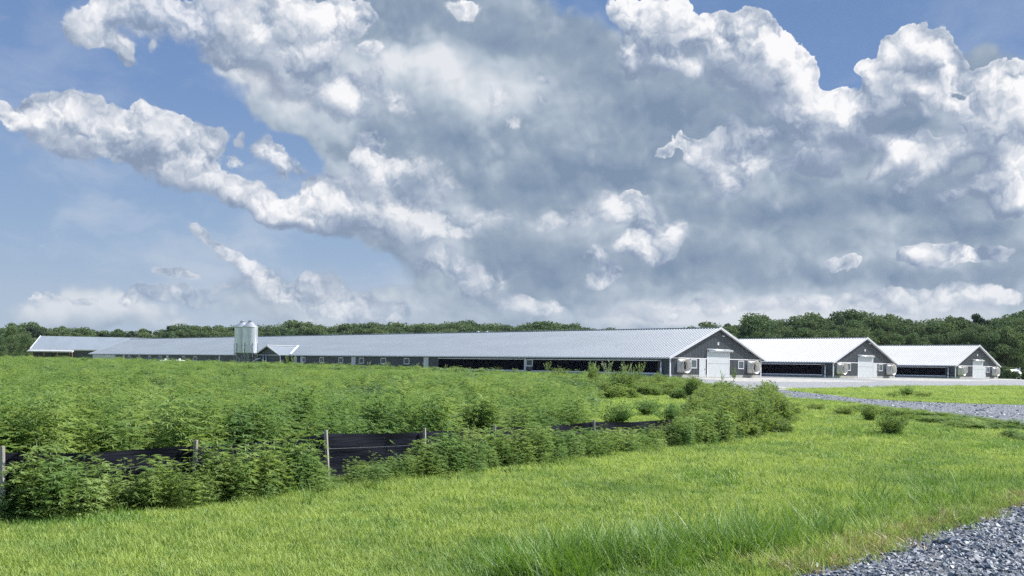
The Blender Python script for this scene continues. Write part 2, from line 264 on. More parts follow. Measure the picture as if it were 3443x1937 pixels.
# ------------------------------------------------------------------ layout helpers
TH = R(46.26); GX = (sin(TH), cos(TH)); AX = (-cos(TH), sin(TH)); ROT = math.atan2(GX[1], GX[0])
BP = [(19.2, 122.32), (48.64, 152.38), (81.87, 185.78)]       # near left corner of each barn
W, PAD, EAVE, RIDGE = 20.0, 0.43, 2.373, 6.163
PITCH = (RIDGE - EAVE) / 10.0
def loc(x, y, P=BP[0]): return (P[0] + GX[0] * x + AX[0] * y, P[1] + GX[1] * x + AX[1] * y)
def unloc(X, Y, P=BP[0]):
    dx, dy = X - P[0], Y - P[1]
    return dx * GX[0] + dy * GX[1], dx * AX[0] + dy * AX[1]
def ramp(v, lo, hi): return np.clip(np.minimum((v - lo + 8) / 8, (hi + 8 - v) / 8), 0, 1)
def gz(X, Y):
    x, y = unloc(X, Y)
    return PAD * ramp(x, 0, 110) * ramp(y, 0, 184)
def ground(px, py):
    rx, rz = ray(px, py); Y = -CAMH / rz
    for _ in range(3): Y = -(CAMH - gz(rx * Y, Y)) / rz
    return rx * Y, Y
def onplane(px, py, P, x=None, y=None):
    """barn coordinates of the point seen at a pixel on the plane x=const or y=const"""
    r, z = ray(px, py)
    if x is not None:
        bx, by = P[0] + GX[0] * x, P[1] + GX[1] * x; y = (bx - r * by) / (r * AX[1] - AX[0])
    else:
        bx, by = P[0] + AX[0] * y, P[1] + AX[1] * y; x = (bx - r * by) / (r * GX[1] - GX[0])
    Y = P[1] + GX[1] * x + AX[1] * y
    return x, y, CAMH + z * Y - PAD

# ------------------------------------------------------------------ object helpers
COL = S.collection
def tag(o, label=None, cat=None, group=None, kind=None):
    if label: o["label"] = label
    if cat: o["category"] = cat
    if group: o["group"] = group
    if kind: o["kind"] = kind
    return o
def thing(name, loc_, label, cat, group=None, rz=0.0):
    o = bpy.data.objects.new(name, None); COL.objects.link(o); o.location = loc_; o.rotation_euler = (0, 0, rz)
    o.empty_display_size = .2
    return tag(o, label, cat, group)
class MB:
    def __init__(s): s.v = []; s.f = []
    def add(s, v, f):
        n = len(s.v); s.v += [tuple(p) for p in v]; s.f += [tuple(i + n for i in q) for q in f]; return s
    def box(s, x0, x1, y0, y1, z0, z1):
        return s.add([(x, y, z) for z in (z0, z1) for y in (y0, y1) for x in (x0, x1)],
                     [(0, 2, 3, 1), (4, 5, 7, 6), (0, 1, 5, 4), (2, 6, 7, 3), (0, 4, 6, 2), (1, 3, 7, 5)])
    def beam(s, p, q, w, h, up=(0, 0, 1)):
        p, q = Vector(p), Vector(q); d = (q - p).normalized(); u = Vector(up)
        sd_ = d.cross(u).normalized() * (w / 2); u2 = sd_.cross(d).normalized() * (h / 2)
        v = [e + a * sd_ + b * u2 for e in (p, q) for a, b in ((-1, -1), (1, -1), (1, 1), (-1, 1))]
        return s.add(v, [(3, 2, 1, 0), (4, 5, 6, 7), (0, 1, 5, 4), (1, 2, 6, 5), (2, 3, 7, 6), (3, 0, 4, 7)])
    def tube(s, pts, rs, n=8, cap=True):
        pts = [Vector(p) for p in pts]; base = len(s.v); rings = []
        for i, p in enumerate(pts):
            d = (pts[min(i + 1, len(pts) - 1)] - pts[max(i - 1, 0)]).normalized()
            a = d.orthogonal().normalized() if i == 0 else (pa - d * pa.dot(d)).normalized()
            pa = a; b = d.cross(a); r = rs[i] if isinstance(rs, (list, tuple)) else rs
            rings.append(len(s.v))
            s.v += [tuple(p + (a * cos(2 * pi * k / n) + b * sin(2 * pi * k / n)) * r) for k in range(n)]
        for i in range(len(pts) - 1):
            for k in range(n):
                k2 = (k + 1) % n; A, B = rings[i], rings[i + 1]; s.f.append((A + k, A + k2, B + k2, B + k))
        if cap: s.f.append(tuple(rings[0] + k for k in range(n))[::-1]); s.f.append(tuple(rings[-1] + k for k in range(n)))
        return s
    def lathe(s, c, prof, n=32, cap=False):
        base = len(s.v)
        for r, z in prof: s.v += [(c[0] + r * cos(2 * pi * k / n), c[1] + r * sin(2 * pi * k / n), c[2] + z) for k in range(n)]
        for i in range(len(prof) - 1):
            for k in range(n):
                k2 = (k + 1) % n; s.f.append((base + i * n + k, base + i * n + k2, base + (i + 1) * n + k2, base + (i + 1) * n + k))
        if cap: s.f.append(tuple(base + (len(prof) - 1) * n + k for k in range(n)))
        return s
    def build(s, name, m, parent=None, smooth=False, label=None):
        me = bpy.data.meshes.new(name); me.from_pydata(s.v, [], s.f); me.materials.append(m)
        if smooth: me.polygons.foreach_set("use_smooth", [True] * len(me.polygons))
        o = bpy.data.objects.new(name, me); COL.objects.link(o)
        if parent: o.parent = parent
        if label: o["label"] = label
        return o
def mesh_np(name, V, Fq, m):
    """V (n,3), Fq (k,4) quads -> mesh"""
    me = bpy.data.meshes.new(name); n, k = len(V), len(Fq); c = Fq.shape[1]
    me.vertices.add(n); me.vertices.foreach_set("co", np.asarray(V, 'f').ravel())
    me.loops.add(k * c); me.loops.foreach_set("vertex_index", np.asarray(Fq, 'i').ravel())
    me.polygons.add(k); me.polygons.foreach_set("loop_start", np.arange(0, k * c, c, dtype='i'))
    me.update(calc_edges=True); me.materials.append(m); return me

# ------------------------------------------------------------------ materials
def mat(name, col, rough=.6, metal=0.0, spec=.5, var=0.0, vscale=3.0, bump=0.0, bscale=20.0, stretch=None, col2=None):
    m = bpy.data.materials.new(name); m.use_nodes = True; q = G(m.node_tree)
    b = q.n['Principled BSDF']; b.inputs['Roughness'].default_value = rough; b.inputs['Metallic'].default_value = metal
    b.inputs['Specular IOR Level'].default_value = spec
    c = tuple(col) + (1,); b.inputs['Base Color'].default_value = c
    if var or bump:
        t = q.new('ShaderNodeTexCoord').outputs['Object']
        if stretch: t = q.vm('MULTIPLY', t, stretch)
    if var:
        n = q.noise(t, vscale, 5, .6, dim='3D')
        c2 = (tuple(col2) + (1,)) if col2 else tuple(x * (1 - var) for x in col) + (1,)
        q.l.new(q.mix(q.mr(n, .35, .65), c2, c if col2 else tuple(min(1, x * (1 + var * .5)) for x in col) + (1,)), b.inputs['Base Color'])
    if bump:
        n = q.noise(t, bscale, 4, .6, dim='3D'); bp = q.new('ShaderNodeBump'); bp.inputs['Strength'].default_value = bump
        bp.inputs['Distance'].default_value = .05; q.l.new(n, bp.inputs['Height']); q.l.new(bp.outputs[0], b.inputs['Normal'])
    return m
def leafmat(name, c1, c2, trans=.45, tint=(1.15, 1.1, .55), patch=.0, pc=(.2, .2, .05), rough=.5, pscale=.25, gloss=.06, tip=None):
    """leaf: diffuse + translucent + a little sheen; colour varies per plant and in large patches"""
    m = bpy.data.materials.new(name); m.use_nodes = True; q = G(m.node_tree); q.n.clear()
    rnd = q.new('ShaderNodeObjectInfo').outputs['Random']; ge = q.new('ShaderNodeNewGeometry')
    n = q.noise(ge.outputs['Position'], 2.2, 3, .6, dim='3D')
    col = q.mix(q.m('ADD', q.m('MULTIPLY', rnd, .55), q.m('MULTIPLY', q.mr(n, .3, .7), .45)), tuple(c1) + (1,), tuple(c2) + (1,))
    if patch:
        pn = q.noise(ge.outputs['Position'], pscale, 4, .6, dim='3D')
        col = q.mix(q.m('MULTIPLY', q.mr(pn, .46, .64), patch), col, tuple(pc) + (1,))
    if tip:
        r2 = q.m('FRACT', q.m('MULTIPLY', rnd, 37.7)); col = q.mix(q.m('GREATER_THAN', r2, 1 - tip[1]), col, tuple(tip[0]) + (1,))
    di = q.new('ShaderNodeBsdfDiffuse'); q.l.new(col, di.inputs[0])
    tr = q.new('ShaderNodeBsdfTranslucent'); q.l.new(q.mix(1.0, col, tuple(tint) + (1,), 'MULTIPLY'), tr.inputs[0])
    mx_ = q.new('ShaderNodeMixShader'); mx_.inputs[0].default_value = trans; q.l.new(di.outputs[0], mx_.inputs[1]); q.l.new(tr.outputs[0], mx_.inputs[2])
    gl = q.new('ShaderNodeBsdfGlossy'); gl.inputs['Roughness'].default_value = rough; gl.inputs[0].default_value = (1, 1, 1, 1)
    m2 = q.new('ShaderNodeMixShader'); m2.inputs[0].default_value = gloss; q.l.new(mx_.outputs[0], m2.inputs[1]); q.l.new(gl.outputs[0], m2.inputs[2])
    o = q.new('ShaderNodeOutputMaterial'); q.l.new(m2.outputs[0], o.inputs[0]); return m

M = dict(
    roof=mat("roof_metal", (.235, .275, .32), .42, .0, .5, var=.06, vscale=.35, stretch=(1, .25, 1)),
    roof_white_sheen=mat("white_sheen_roof_metal", (.50, .51, .52), .45, .0, .4, var=.06, vscale=.35, stretch=(1, .25, 1)),  # barn roof metal with sun sheen put into its colour; plain white on lean-to
    trim=mat("white_trim", (.60, .61, .66), .45),
    trimw=mat("white_paint", (.74, .74, .77), .4),
    siding=mat("grey_siding", (.046, .055, .070), .5, var=.12, vscale=.8, stretch=(1, 1, .2)),
    conc=mat("concrete", (.36, .36, .345), .85, var=.2, vscale=1.2, bump=.2),
    curtain=mat("black_curtain", (.003, .004, .009), .9, spec=.05),
    door=mat("white_door", (.52, .55, .58), .4, var=.05, vscale=1.5),
    fiber=mat("white_fibreglass", (.72, .70, .66), .38, var=.06, vscale=2),
    dark=mat("dark_louvre", (.035, .03, .03), .6),
    blade=mat("fan_blade", (.20, .16, .14), .5),
    glass=mat("window_glass", (.07, .095, .12), .15, 0, .35),
    galv=mat("galvanised_steel", (.58, .61, .65), .30, .60, .5, var=.12, vscale=2.5, stretch=(1, 1, .25), bump=.05, bscale=5),
    galvd=mat("weathered_galvanised", (.30, .33, .37), .45, .7, var=.2, vscale=3),
    pipe=mat("pvc_pipe", (.86, .86, .90), .4),
    wood=mat("raw_timber", (.34, .20, .11), .8, var=.3, vscale=4, stretch=(1, 1, .15)),
    stakew=mat("grey_stake_wood", (.40, .38, .34), .85, var=.35, vscale=18, stretch=(1, 1, .12), bump=.4, bscale=60),
    bark=mat("bark", (.10, .085, .07), .9, var=.3, vscale=2, stretch=(1, 1, .2)),
    tank=mat("white_tank", (.80, .80, .78), .35),
)
# ------------------------------------------------------------------ ground sheets
CUTX, CUTY = (-8, 0, 110, 118), (-8, 0, 184, 192)
def sheet(name, pts, m, lift, kind='structure'):
    """flat polygon (world points) cut along the terrain's break lines and laid on it"""
    bm = bmesh.new(); bm.faces.new([bm.verts.new((*unloc(*p), 0)) for p in pts])
    for vals, nrm in ((CUTX, (1, 0, 0)), (CUTY, (0, 1, 0))):
        for v in vals:
            bmesh.ops.bisect_plane(bm, geom=bm.verts[:] + bm.edges[:] + bm.faces[:], plane_co=(v * nrm[0], v * nrm[1], 0), plane_no=nrm)
    bmesh.ops.triangulate(bm, faces=bm.faces[:])
    for v in bm.verts:
        X, Y = loc(v.co.x, v.co.y); v.co = (X, Y, float(gz(X, Y)) + lift)
    bmesh.ops.recalc_face_normals(bm, faces=bm.faces[:])
    me = bpy.data.meshes.new(name); bm.to_mesh(me); bm.free()
    if me.polygons and me.polygons[0].normal.z < 0: me.flip_normals()
    me.materials.append(m); o = bpy.data.objects.new(name, me); COL.objects.link(o); return tag(o, kind=kind)
def groundmat():
    m = bpy.data.materials.new("grass_ground"); m.use_nodes = True; q = G(m.node_tree); b = q.n['Principled BSDF']
    p = q.new('ShaderNodeNewGeometry').outputs['Position']
    n1 = q.noise(p, .22, 6, .62, dim='3D'); n2 = q.noise(p, 2.5, 6, .7, dim='3D'); n3 = q.noise(p, 14, 4, .7, dim='3D')
    c = q.mix(q.mr(n1, .35, .65), (.20, .28, .09, 1), (.29, .36, .12, 1))
    c = q.mix(q.m('MULTIPLY', q.mr(n2, .5, .75), .6), c, (.11, .19, .055, 1))
    c = q.mix(q.m('MULTIPLY', q.mr(n3, .58, .8), .5), c, (.20, .18, .08, 1))
    q.l.new(c, b.inputs['Base Color']); b.inputs['Roughness'].default_value = .9; b.inputs['Specular IOR Level'].default_value = .1
    bp = q.new('ShaderNodeBump'); bp.inputs['Strength'].default_value = .9; bp.inputs['Distance'].default_value = .12
    q.l.new(q.m('ADD', n3, n2), bp.inputs['Height']); q.l.new(bp.outputs[0], b.inputs['Normal']); return m
def gravelmat(name, ca, cb, cc, scale=26):
    m = bpy.data.materials.new(name); m.use_nodes = True; q = G(m.node_tree); b = q.n['Principled BSDF']
    p = q.new('ShaderNodeNewGeometry').outputs['Position']
    v = q.new('ShaderNodeTexVoronoi'); q.l.new(p, v.inputs['Vector']); v.inputs['Scale'].default_value = scale; v.inputs['Randomness'].default_value = 1
    sepc = q.new('ShaderNodeSeparateColor'); q.l.new(v.outputs['Color'], sepc.inputs[0])
    c = q.mix(sepc.outputs[0], ca, cb); n = q.noise(p, .5, 5, .65, dim='3D')
    c = q.mix(q.mr(n, .5, .72), c, cc); c = q.mix(q.m('MULTIPLY', q.mr(v.outputs['Distance'], .35, .7), .5), c, (.03, .03, .035, 1))
    q.l.new(c, b.inputs['Base Color']); b.inputs['Roughness'].default_value = .8
    bp = q.new('ShaderNodeBump'); bp.inputs['Strength'].default_value = .8; bp.inputs['Distance'].default_value = .03
    q.l.new(q.m('MULTIPLY', v.outputs['Distance'], -1), bp.inputs['Height']); q.l.new(bp.outputs[0], b.inputs['Normal']); return m
GM = groundmat()
GRAV = gravelmat("blue_gravel", (.12, .14, .175, 1), (.235, .26, .295, 1), (.21, .22, .235, 1), 22)
GRAVD = gravelmat("dark_gravel", (.05, .06, .085, 1), (.15, .17, .20, 1), (.12, .115, .105, 1), 30)
GRAVF = gravelmat("pale_gravel", (.235, .255, .285, 1), (.35, .37, .395, 1), (.34, .335, .32, 1), 9)
big = [loc(x, y) for x, y in ((-2500, -2500), (2500, -2500), (2500, 2500), (-2500, 2500))]
sheet("ground", big, GM, 0.0)

corner = [ground(*p) for p in ((2560, 1990), (2654, 1934), (2740, 1908), (2829, 1879), (2903, 1843), (2960, 1833), (3049, 1813), (3150, 1785), (3250, 1759), (3342, 1715), (3443, 1689), (3560, 1650), (3700, 1620))] + [(8.0, 9.0), (6.5, 4.5), (1.0, 5.2)]
sheet("gravel_road_corner", corner, GRAVD, .004).name = "gravel_track"
road_low = [ground(*p) for p in ((2330, 1312), (2450, 1322), (2602, 1338), (2683, 1344), (2780, 1350), (2866, 1357), (3012, 1378), (3159, 1396), (3305, 1414), (3443, 1438), (3620, 1470))]
isl_low = [ground(*p) for p in ((3620, 1372), (3443, 1362), (3232, 1357), (3049, 1350), (2903, 1341), (2756, 1325), (2660, 1315), (2621, 1310))]
isl_top = [ground(*p) for p in ((2660, 1307), (2793, 1306), (2950, 1302), (3104, 1299), (3443, 1298), (3800, 1298))]
yard = [ground(2100, 1280), ground(2160, 1293)] + road_low + isl_low + isl_top + [loc(150, -.05), loc(-9, -.05), loc(-9, 3)]
sheet("gravel_yard", yard, GRAVF, .004)
drive = road_low[2:] + isl_low
sheet("gravel_drive", drive, GRAV, .008)
apr = [loc(2.6, -.1), loc(3.4, -8), loc(34, -9), loc(42, -6.5), loc(46.5, -6), loc(46.5, .5)] 
sheet("concrete_apron", [loc(2.6, -.06), loc(4.2, -6.5), loc(20, -8), loc(38, -7.6), loc(40, -6), loc(22.5, -.06)], M['conc'], .012)
o = sheet("concrete_apron", [loc(45, 1.3), loc(46.0, -4.5), loc(66, -6.0), loc(84, -6.0), loc(88, -3.5), loc(64.5, 1.3)], M['conc'], .012)
o = sheet("concrete_apron", [loc(91, 2.4), loc(92, -3.0), loc(112, -4.5), loc(150, -5.5), loc(150, -2.5), loc(112, 2.4)], M['conc'], .012)
sheet("added_gravel_margin", [loc(-5.5, .2), loc(-.04, .2), loc(-.04, 183), loc(-5.5, 183)], GRAVF, .008)  # mostly hidden gravel, added to cut green bounce onto the white trim
sheet("gravel_alley", [loc(20.1, 1), loc(42.0, 1.5), loc(42.0, 150), loc(20.1, 150)], GRAVF, .016)
sheet("gravel_alley", [loc(62.2, 2), loc(89.0, 2.6), loc(89.0, 150), loc(62.2, 150)], GRAVF, .016)
sheet("sandy_strip", [ground(2500, 1304), ground(2560, 1310), ground(2640, 1313), ground(2700, 1306), ground(2620, 1300), ground(2540, 1300)], M['conc'], .016)

# ------------------------------------------------------------------ barns
def ribbed(x0, z0, x1, z1, ya, yb, pitch=.45, rib=.05):
    """sloping sheet from the eave (x0,z0) to the ridge (x1,z1) with raised ribs"""
    n = int((yb - ya) / pitch); b = MB(); prof = []
    for k in range(n):
        y = ya + (yb - ya) * k / n; p_ = (yb - ya) / n
        prof += [(y, 0), (y + p_ * .70, 0), (y + p_ * .78, rib), (y + p_ * .92, rib)]
    prof.append((yb, 0))
    for y, h in prof: b.v += [(x0, y, z0 + h), (x1, y, z1 + h)]
    b.f = [(2 * i, 2 * i + 1, 2 * i + 3, 2 * i + 2) for i in range(len(prof) - 1)]
    return b
def make_fan(parent, x, z, s=1.66, d=.95):
    """square wall box flaring into a round cone; looks out along -y"""
    n = 32; b = MB(); prof = []
    def ring(kind, r, y): # kind 0 square .. 1 circle
        out = []
        for k in range(n):
            a = 2 * pi * (k + .5) / n; cx, cz = cos(a), sin(a); q = 1 / max(abs(cx), abs(cz))
            rr = r * (q * (1 - kind) + kind); out.append((x + cx * rr, y, z + cz * rr))
        return out
    rings = [ring(0, s / 2, 0), ring(.05, s / 2 * .98, -.14), ring(.55, s / 2 * .93, -.34), ring(1, s / 2 * .90, -.50), ring(1, s / 2 * .99, -.72), ring(1, s / 2 * 1.07, -d),
             ring(1, s / 2 * 1.03, -d), ring(1, s / 2 * .94, -.72), ring(1, s / 2 * .84, -.48), ring(1, s / 2 * .84, -.2)]
    for r in rings: b.v += r
    for i in range(len(rings) - 1):
        for k in range(n): b.f.append((i * n + k, i * n + (k + 1) % n, (i + 1) * n + (k + 1) % n, (i + 1) * n + k))
    fan = b.build("exhaust_fan", M['fiber'], parent, True)
    bb = MB().add([(x + s / 2 * .84 * cos(2 * pi * k / n), -.21, z + s / 2 * .84 * sin(2 * pi * k / n)) for k in range(n)], [tuple(range(n))]).build("shutter", M['dark'], fan)
    bl = MB(); bl.tube([(x, -.40, z), (x, -.24, z)], .12, 10)
    for k in range(4):
        a = .5 + k * pi / 2; c, s_ = cos(a), sin(a); r0, r1 = .1, s / 2 * .80
        bl.add([(x + c * r0 - s_ * .07, -.30, z + s_ * r0 + c * .07), (x + c * r0 + s_ * .07, -.36, z + s_ * r0 - c * .07),
                (x + c * r1 + s_ * .17, -.40, z + s_ * r1 - c * .17), (x + c * r1 - s_ * .17, -.28, z + s_ * r1 + c * .17)], [(0, 1, 2, 3)])
    bl.build("fan_blades", M['blade'], fan)
    return fan
def frame_y(parent, x0, x1, z0, z1, name="window", t=.09, pane='glass', y=0):
    """framed opening on the gable (plane y)"""
    b = MB(); b.box(x0, x0 + t, y - .06, y, z0, z1); b.box(x1 - t, x1, y - .06, y, z0, z1); b.box(x0 + t, x1 - t, y - .06, y, z0, z0 + t); b.box(x0 + t, x1 - t, y - .06, y, z1 - t, z1)
    w = b.build(name, M['trimw'], parent)
    MB().box(x0 + t, x1 - t, y - .03, y - .004, z0 + t, z1 - t).build("pane", M[pane], w); return w
def frame_x(parent, y0, y1, z0, z1, name="window", t=.13, pane='glass', x=0):
    b = MB(); b.box(x - .06, x, y0, y0 + t, z0, z1); b.box(x - .06, x, y1 - t, y1, z0, z1); b.box(x - .06, x, y0 + t, y1 - t, z0, z0 + t); b.box(x - .06, x, y0 + t, y1 - t, z1 - t, z1)
    w = b.build(name, M['trimw'], parent)
    MB().box(x - .03, x - .004, y0 + t, y1 - t, z0 + t, z1 - t).build("pane", M[pane], w); return w

def make_barn(i, L, label, gable, sidewall):
    P = BP[i]; e = thing("poultry_barn", (P[0], P[1], PAD), label, "barn", "row of grey poultry barns with white metal roofs", ROT)
    # body: siding above a concrete base
    b = MB(); FZ = .34
    pro = [(0, FZ), (W, FZ), (W, EAVE), (W / 2, RIDGE), (0, EAVE)]
    b.add([(x, 0, z) for x, z in pro] + [(x, L, z) for x, z in pro], [(0, 1, 2, 3, 4), (9, 8, 7, 6, 5), (0, 5, 6, 1), (1, 6, 7, 2), (0, 4, 9, 5)])
    wall = b.build("wall", M['siding'], e)
    # siding ribs on the gable (real, shallow)
    rb = MB(); x = .25
    while x < W - .1:
        zt = EAVE + (min(x, W - x)) * PITCH - .05
        rb.box(x, x + .045, -.022, 0, FZ, zt); x += .31
    rb.build("siding_ribs", M['siding'], e)
    MB().box(-.03, W + .03, -.03, L + .03, -.3, FZ).build("concrete_base", M['conc'], e)
    # roof
    oh, og, th = .58, .42, .24
    ez = EAVE - oh * PITCH + th; rz_ = RIDGE + th
    for x0, nm in ((-oh, "roof_slope"), (W + oh, "roof_slope")):
        ro = ribbed(x0, ez, W / 2, rz_, -og, L + og, .45, .036 if i == 0 else .05).build(nm, M['roof' if i == 0 else 'roof_white_sheen'], e)
        if i == 0 and x0 < 0: roofobj = ro
    MB().beam((W / 2, -og, rz_ + .05), (W / 2, L + og, rz_ + .05), .34, .05).build("ridge_cap", M['trim'], e)
    b = MB()
    for s, x0 in ((-1, -oh), (1, W + oh)):
        b.box(x0 - .06 if s < 0 else x0, x0 if s < 0 else x0 + .06, -og, L + og, ez - .13, ez + .02)
        b.add([(x0, -og, ez - .12), (x0, L + og, ez - .12), (0 if s < 0 else W, L + og, ez - .12), (0 if s < 0 else W, -og, ez - .12)], [(0, 1, 2, 3)])
    b.build("eave_gutter", M['trim'], e)
    for y0 in (-og, L + og):
        for x0, xe in ((-oh - .06, -oh), (W + oh + .06, W + oh)):
            b = MB(); b.beam((x0, y0, ez - .07), (W / 2, y0, rz_ - .05), .05, .26)
            yi = 0 if y0 < 0 else L     # soffit under the gable overhang
            b.add([(xe, y0, ez - .14), (W / 2, y0, rz_ - .14), (W / 2, yi, rz_ - .14), (xe, yi, ez - .14)], [(0, 1, 2, 3)])
            b.build("rake_trim", M['trim'], e)
    for xa in (-.06, W - .10): MB().box(xa, xa + .16, -.065, .06, FZ - .3, EAVE).build("corner_trim", M['trimw'], e)
    # gable furniture, measured on the plane y = 0
    gx = lambda px, py=1230: onplane(px, py, P, y=0)[0]
    gzv = lambda px, py: onplane(px, py, P, y=0)[2]
    d0_, d1_ = gx(gable['door'][0]), gx(gable['door'][1]); dt = gable.get('dt', 3.55)
    b = MB(); sp = gable['side']; s0, s1 = gx(sp[0]), gx(sp[1])
    for xa, xb in ((.11, d0_ - .15), (d1_ + .15, W - .11)): MB().box(xa, xb, -.05, 0, EAVE - .04, EAVE + .06).build("band_trim", M['trimw'], e)
    b = MB(); b.box(d0_ - .14, d0_, -.07, 0, .05, dt); b.box(d1_, d1_ + .14, -.07, 0, .05, dt); b.box(d0_ - .14, d1_ + .14, -.08, 0, dt, dt + .1)
    dr = MB()
    dr.box(d0_, d1_, -.055, -.004, .05, dt * .50 - .015); dr.box(d0_, d1_, -.05, -.004, dt * .50 + .015, dt)
    do = dr.build("roll_up_door", M['door'], e)
    MB().box(d0_ + .01, d1_ - .01, -.035, -.02, dt * .50 - .02, dt * .50 + .02).build("seam", M['dark'], do)
    b.build("door_frame", M['trimw'], do)
    hd = MB(); hd.tube([(d0_ - .1, -.22, dt - .12), (d1_ + (.5 if i == 0 else .1), -.22, dt - .12)], .17, 12); hd.build("door_roller", M['galv'], do, True)
    b = MB().box(s0, s1, -.045, -.003, .06, EAVE - .06); sdr = b.build("side_door", M['door'], e)
    for fr in (s0, s1): MB().box(fr - .03, fr + .03, -.06, -.001, .06, EAVE - .05).build("door_frame", M['trimw'], sdr)
    MB().box(s1 - .2, s1 - .1, -.09, -.045, 1.0, 1.1).build("door_handle", M['dark'], sdr)
    for px0, px1, py0, py1 in gable['windows']:
        c = (px0 + px1) / 2
        frame_y(e, gx(px0), gx(px1), gzv(c, py1), gzv(c, py0))
    for xx in gable['fans']: make_fan(e, xx, 1.42)
    c = gable['plate']; x_, _, z_ = onplane(c[0], c[1], P, y=0)
    pl_ = MB().box(x_ - .15, x_ + .15, -.04, -.024, z_ - .18, z_ + .18).build("number_plate", M['trimw'], e)
    if i == 0: MB().box(x_ - .02, x_ + .03, -.046, -.0405, z_ - .11, z_ + .11).build("numeral", M['galvd'], pl_)
    x_, _, z_ = onplane(*gable['lamp'], P, y=0)
    MB().box(x_ - .2, x_ + .2, -.22, -.024, z_ - .05, z_ + .05).build("security_lamp", M['trimw'], e)
    # long side towards the field, plane x = 0
    sy = lambda px, py=1225: onplane(px, py, P, x=0)[1]
    for a, c in sidewall['curtains']:
        ya, yb = sy(a), sy(c)      # a nearer (right), c farther (left)
        cu = MB().box(-.05, -.003, ya, yb, .62, 2.02).build("air_inlet_curtain", M['curtain'], e)
        MB().tube([(-.10, ya, 2.05), (-.10, yb, 2.05)], .075, 6).build("top_pipe", M['pipe'], cu, True)
        MB().tube([(-.12, ya - .2, .42), (-.12, yb, .42)], .10, 6).build("bottom_pipe", M['pipe'], cu, True)
        MB().box(-.04, -.002, ya, yb, .46, .62).build("lower_flap", M['curtain'], cu)
    for a in sidewall.get('posts', []):
        y0 = sy(a[0]); y1 = sy(a[1]); MB().box(-.055, -.001, y0, y1, .36, 2.2).build("wall_panel", M['trim' if a[2] else 'siding'], e)
    for a, c in sidewall.get('windows', []): frame_x(e, sy(c), sy(a), 1.05, 2.05)
    if 'motor' in sidewall:
        y0 = sy(sidewall['motor']); b = MB(); b.tube([(-.22, y0, -.2), (-.22, y0, 1.9)], .07, 8)
        b.tube([(-.22, y0, .55), (-.22, y0, 1.15)], .12, 8); b.tube([(-.22, y0, 2.06), (-.10, y0 + .7, 2.06)], .035, 6)
        b.box(-.34, -.1, y0 - .12, y0 + .12, -.25, .42)
        b.build("water_pipe", M['pipe'], e, True)
        MB().box(-.13, -.002, y0 + .16, y0 + .58, .55, 1.95).build("shutter_panel", M['dark'], e)
    return e
Z = 5.724
g1 = dict(door=(2378.5, 2449.5), side=(2351, 2371), windows=[(2321.4, 2342, 1208.5, 1238.5), (2481.3, 2500.2, 1213, 1241)], fans=(2.25, 17.6), plate=(2414.5, 1156), lamp=(2428.5, 1130.5))
fx = lambda P, px: onplane(px, 1240, P, y=0)[0]
g2 = dict(door=(2885, 2933), side=(2936, 2948), windows=[(2846, 2859.5, 1221, 1246.5), (2953.7, 2967, 1224, 1248)], fans=(fx(BP[1], 2813) + .83, fx(BP[1], 2980) + .83), plate=(2908, 1178), lamp=(2922, 1156))
g3 = dict(door=(3270.5, 3303), side=(3305, 3313.5), windows=[(3243, 3252.6, 1232.6, 1252), (3316.5, 3326.3, 1232.6, 1252.5)], fans=(fx(BP[2], 3220) + .83, fx(BP[2], 3335) + .83), plate=(3286, 1194), lamp=(3298, 1172))
s1_ = dict(curtains=[(2213, 1791), (1762, 1475)], windows=[(1790, 1771), (1375.5, 1360), (1297, 1282), (1223, 1209), (1153, 1140), (1088, 1076), (1026, 1014), (662, 652), (622, 613), (543.5, 535), (507.5, 500), (471.5, 464), (438, 431)],
           posts=[(1769, 1763, 1), (1441, 1425, 1), (1196, 1182, 1), (950, 942, 1), (567, 559, 1), (419, 413, 1), (740, 736, 1), (388, 312, 1)], motor=2226)
s2_ = dict(curtains=[(2763, 2540)], posts=[(2764, 2764.6, 1)], motor=2777)
s3_ = dict(curtains=[(3178.5, 3000)], motor=3190)
B1 = make_barn(0, 180.3, "largest and nearest grey barn, its very long pale roof running far to the left", g1, s1_)
B2 = make_barn(1, 150, "middle grey barn, bright sunlit roof, black curtain wall between it and the nearest barn", g2, s2_)
B3 = make_barn(2, 150, "smallest and farthest grey barn of the row, rightmost, just left of the small shed", g3, s3_)

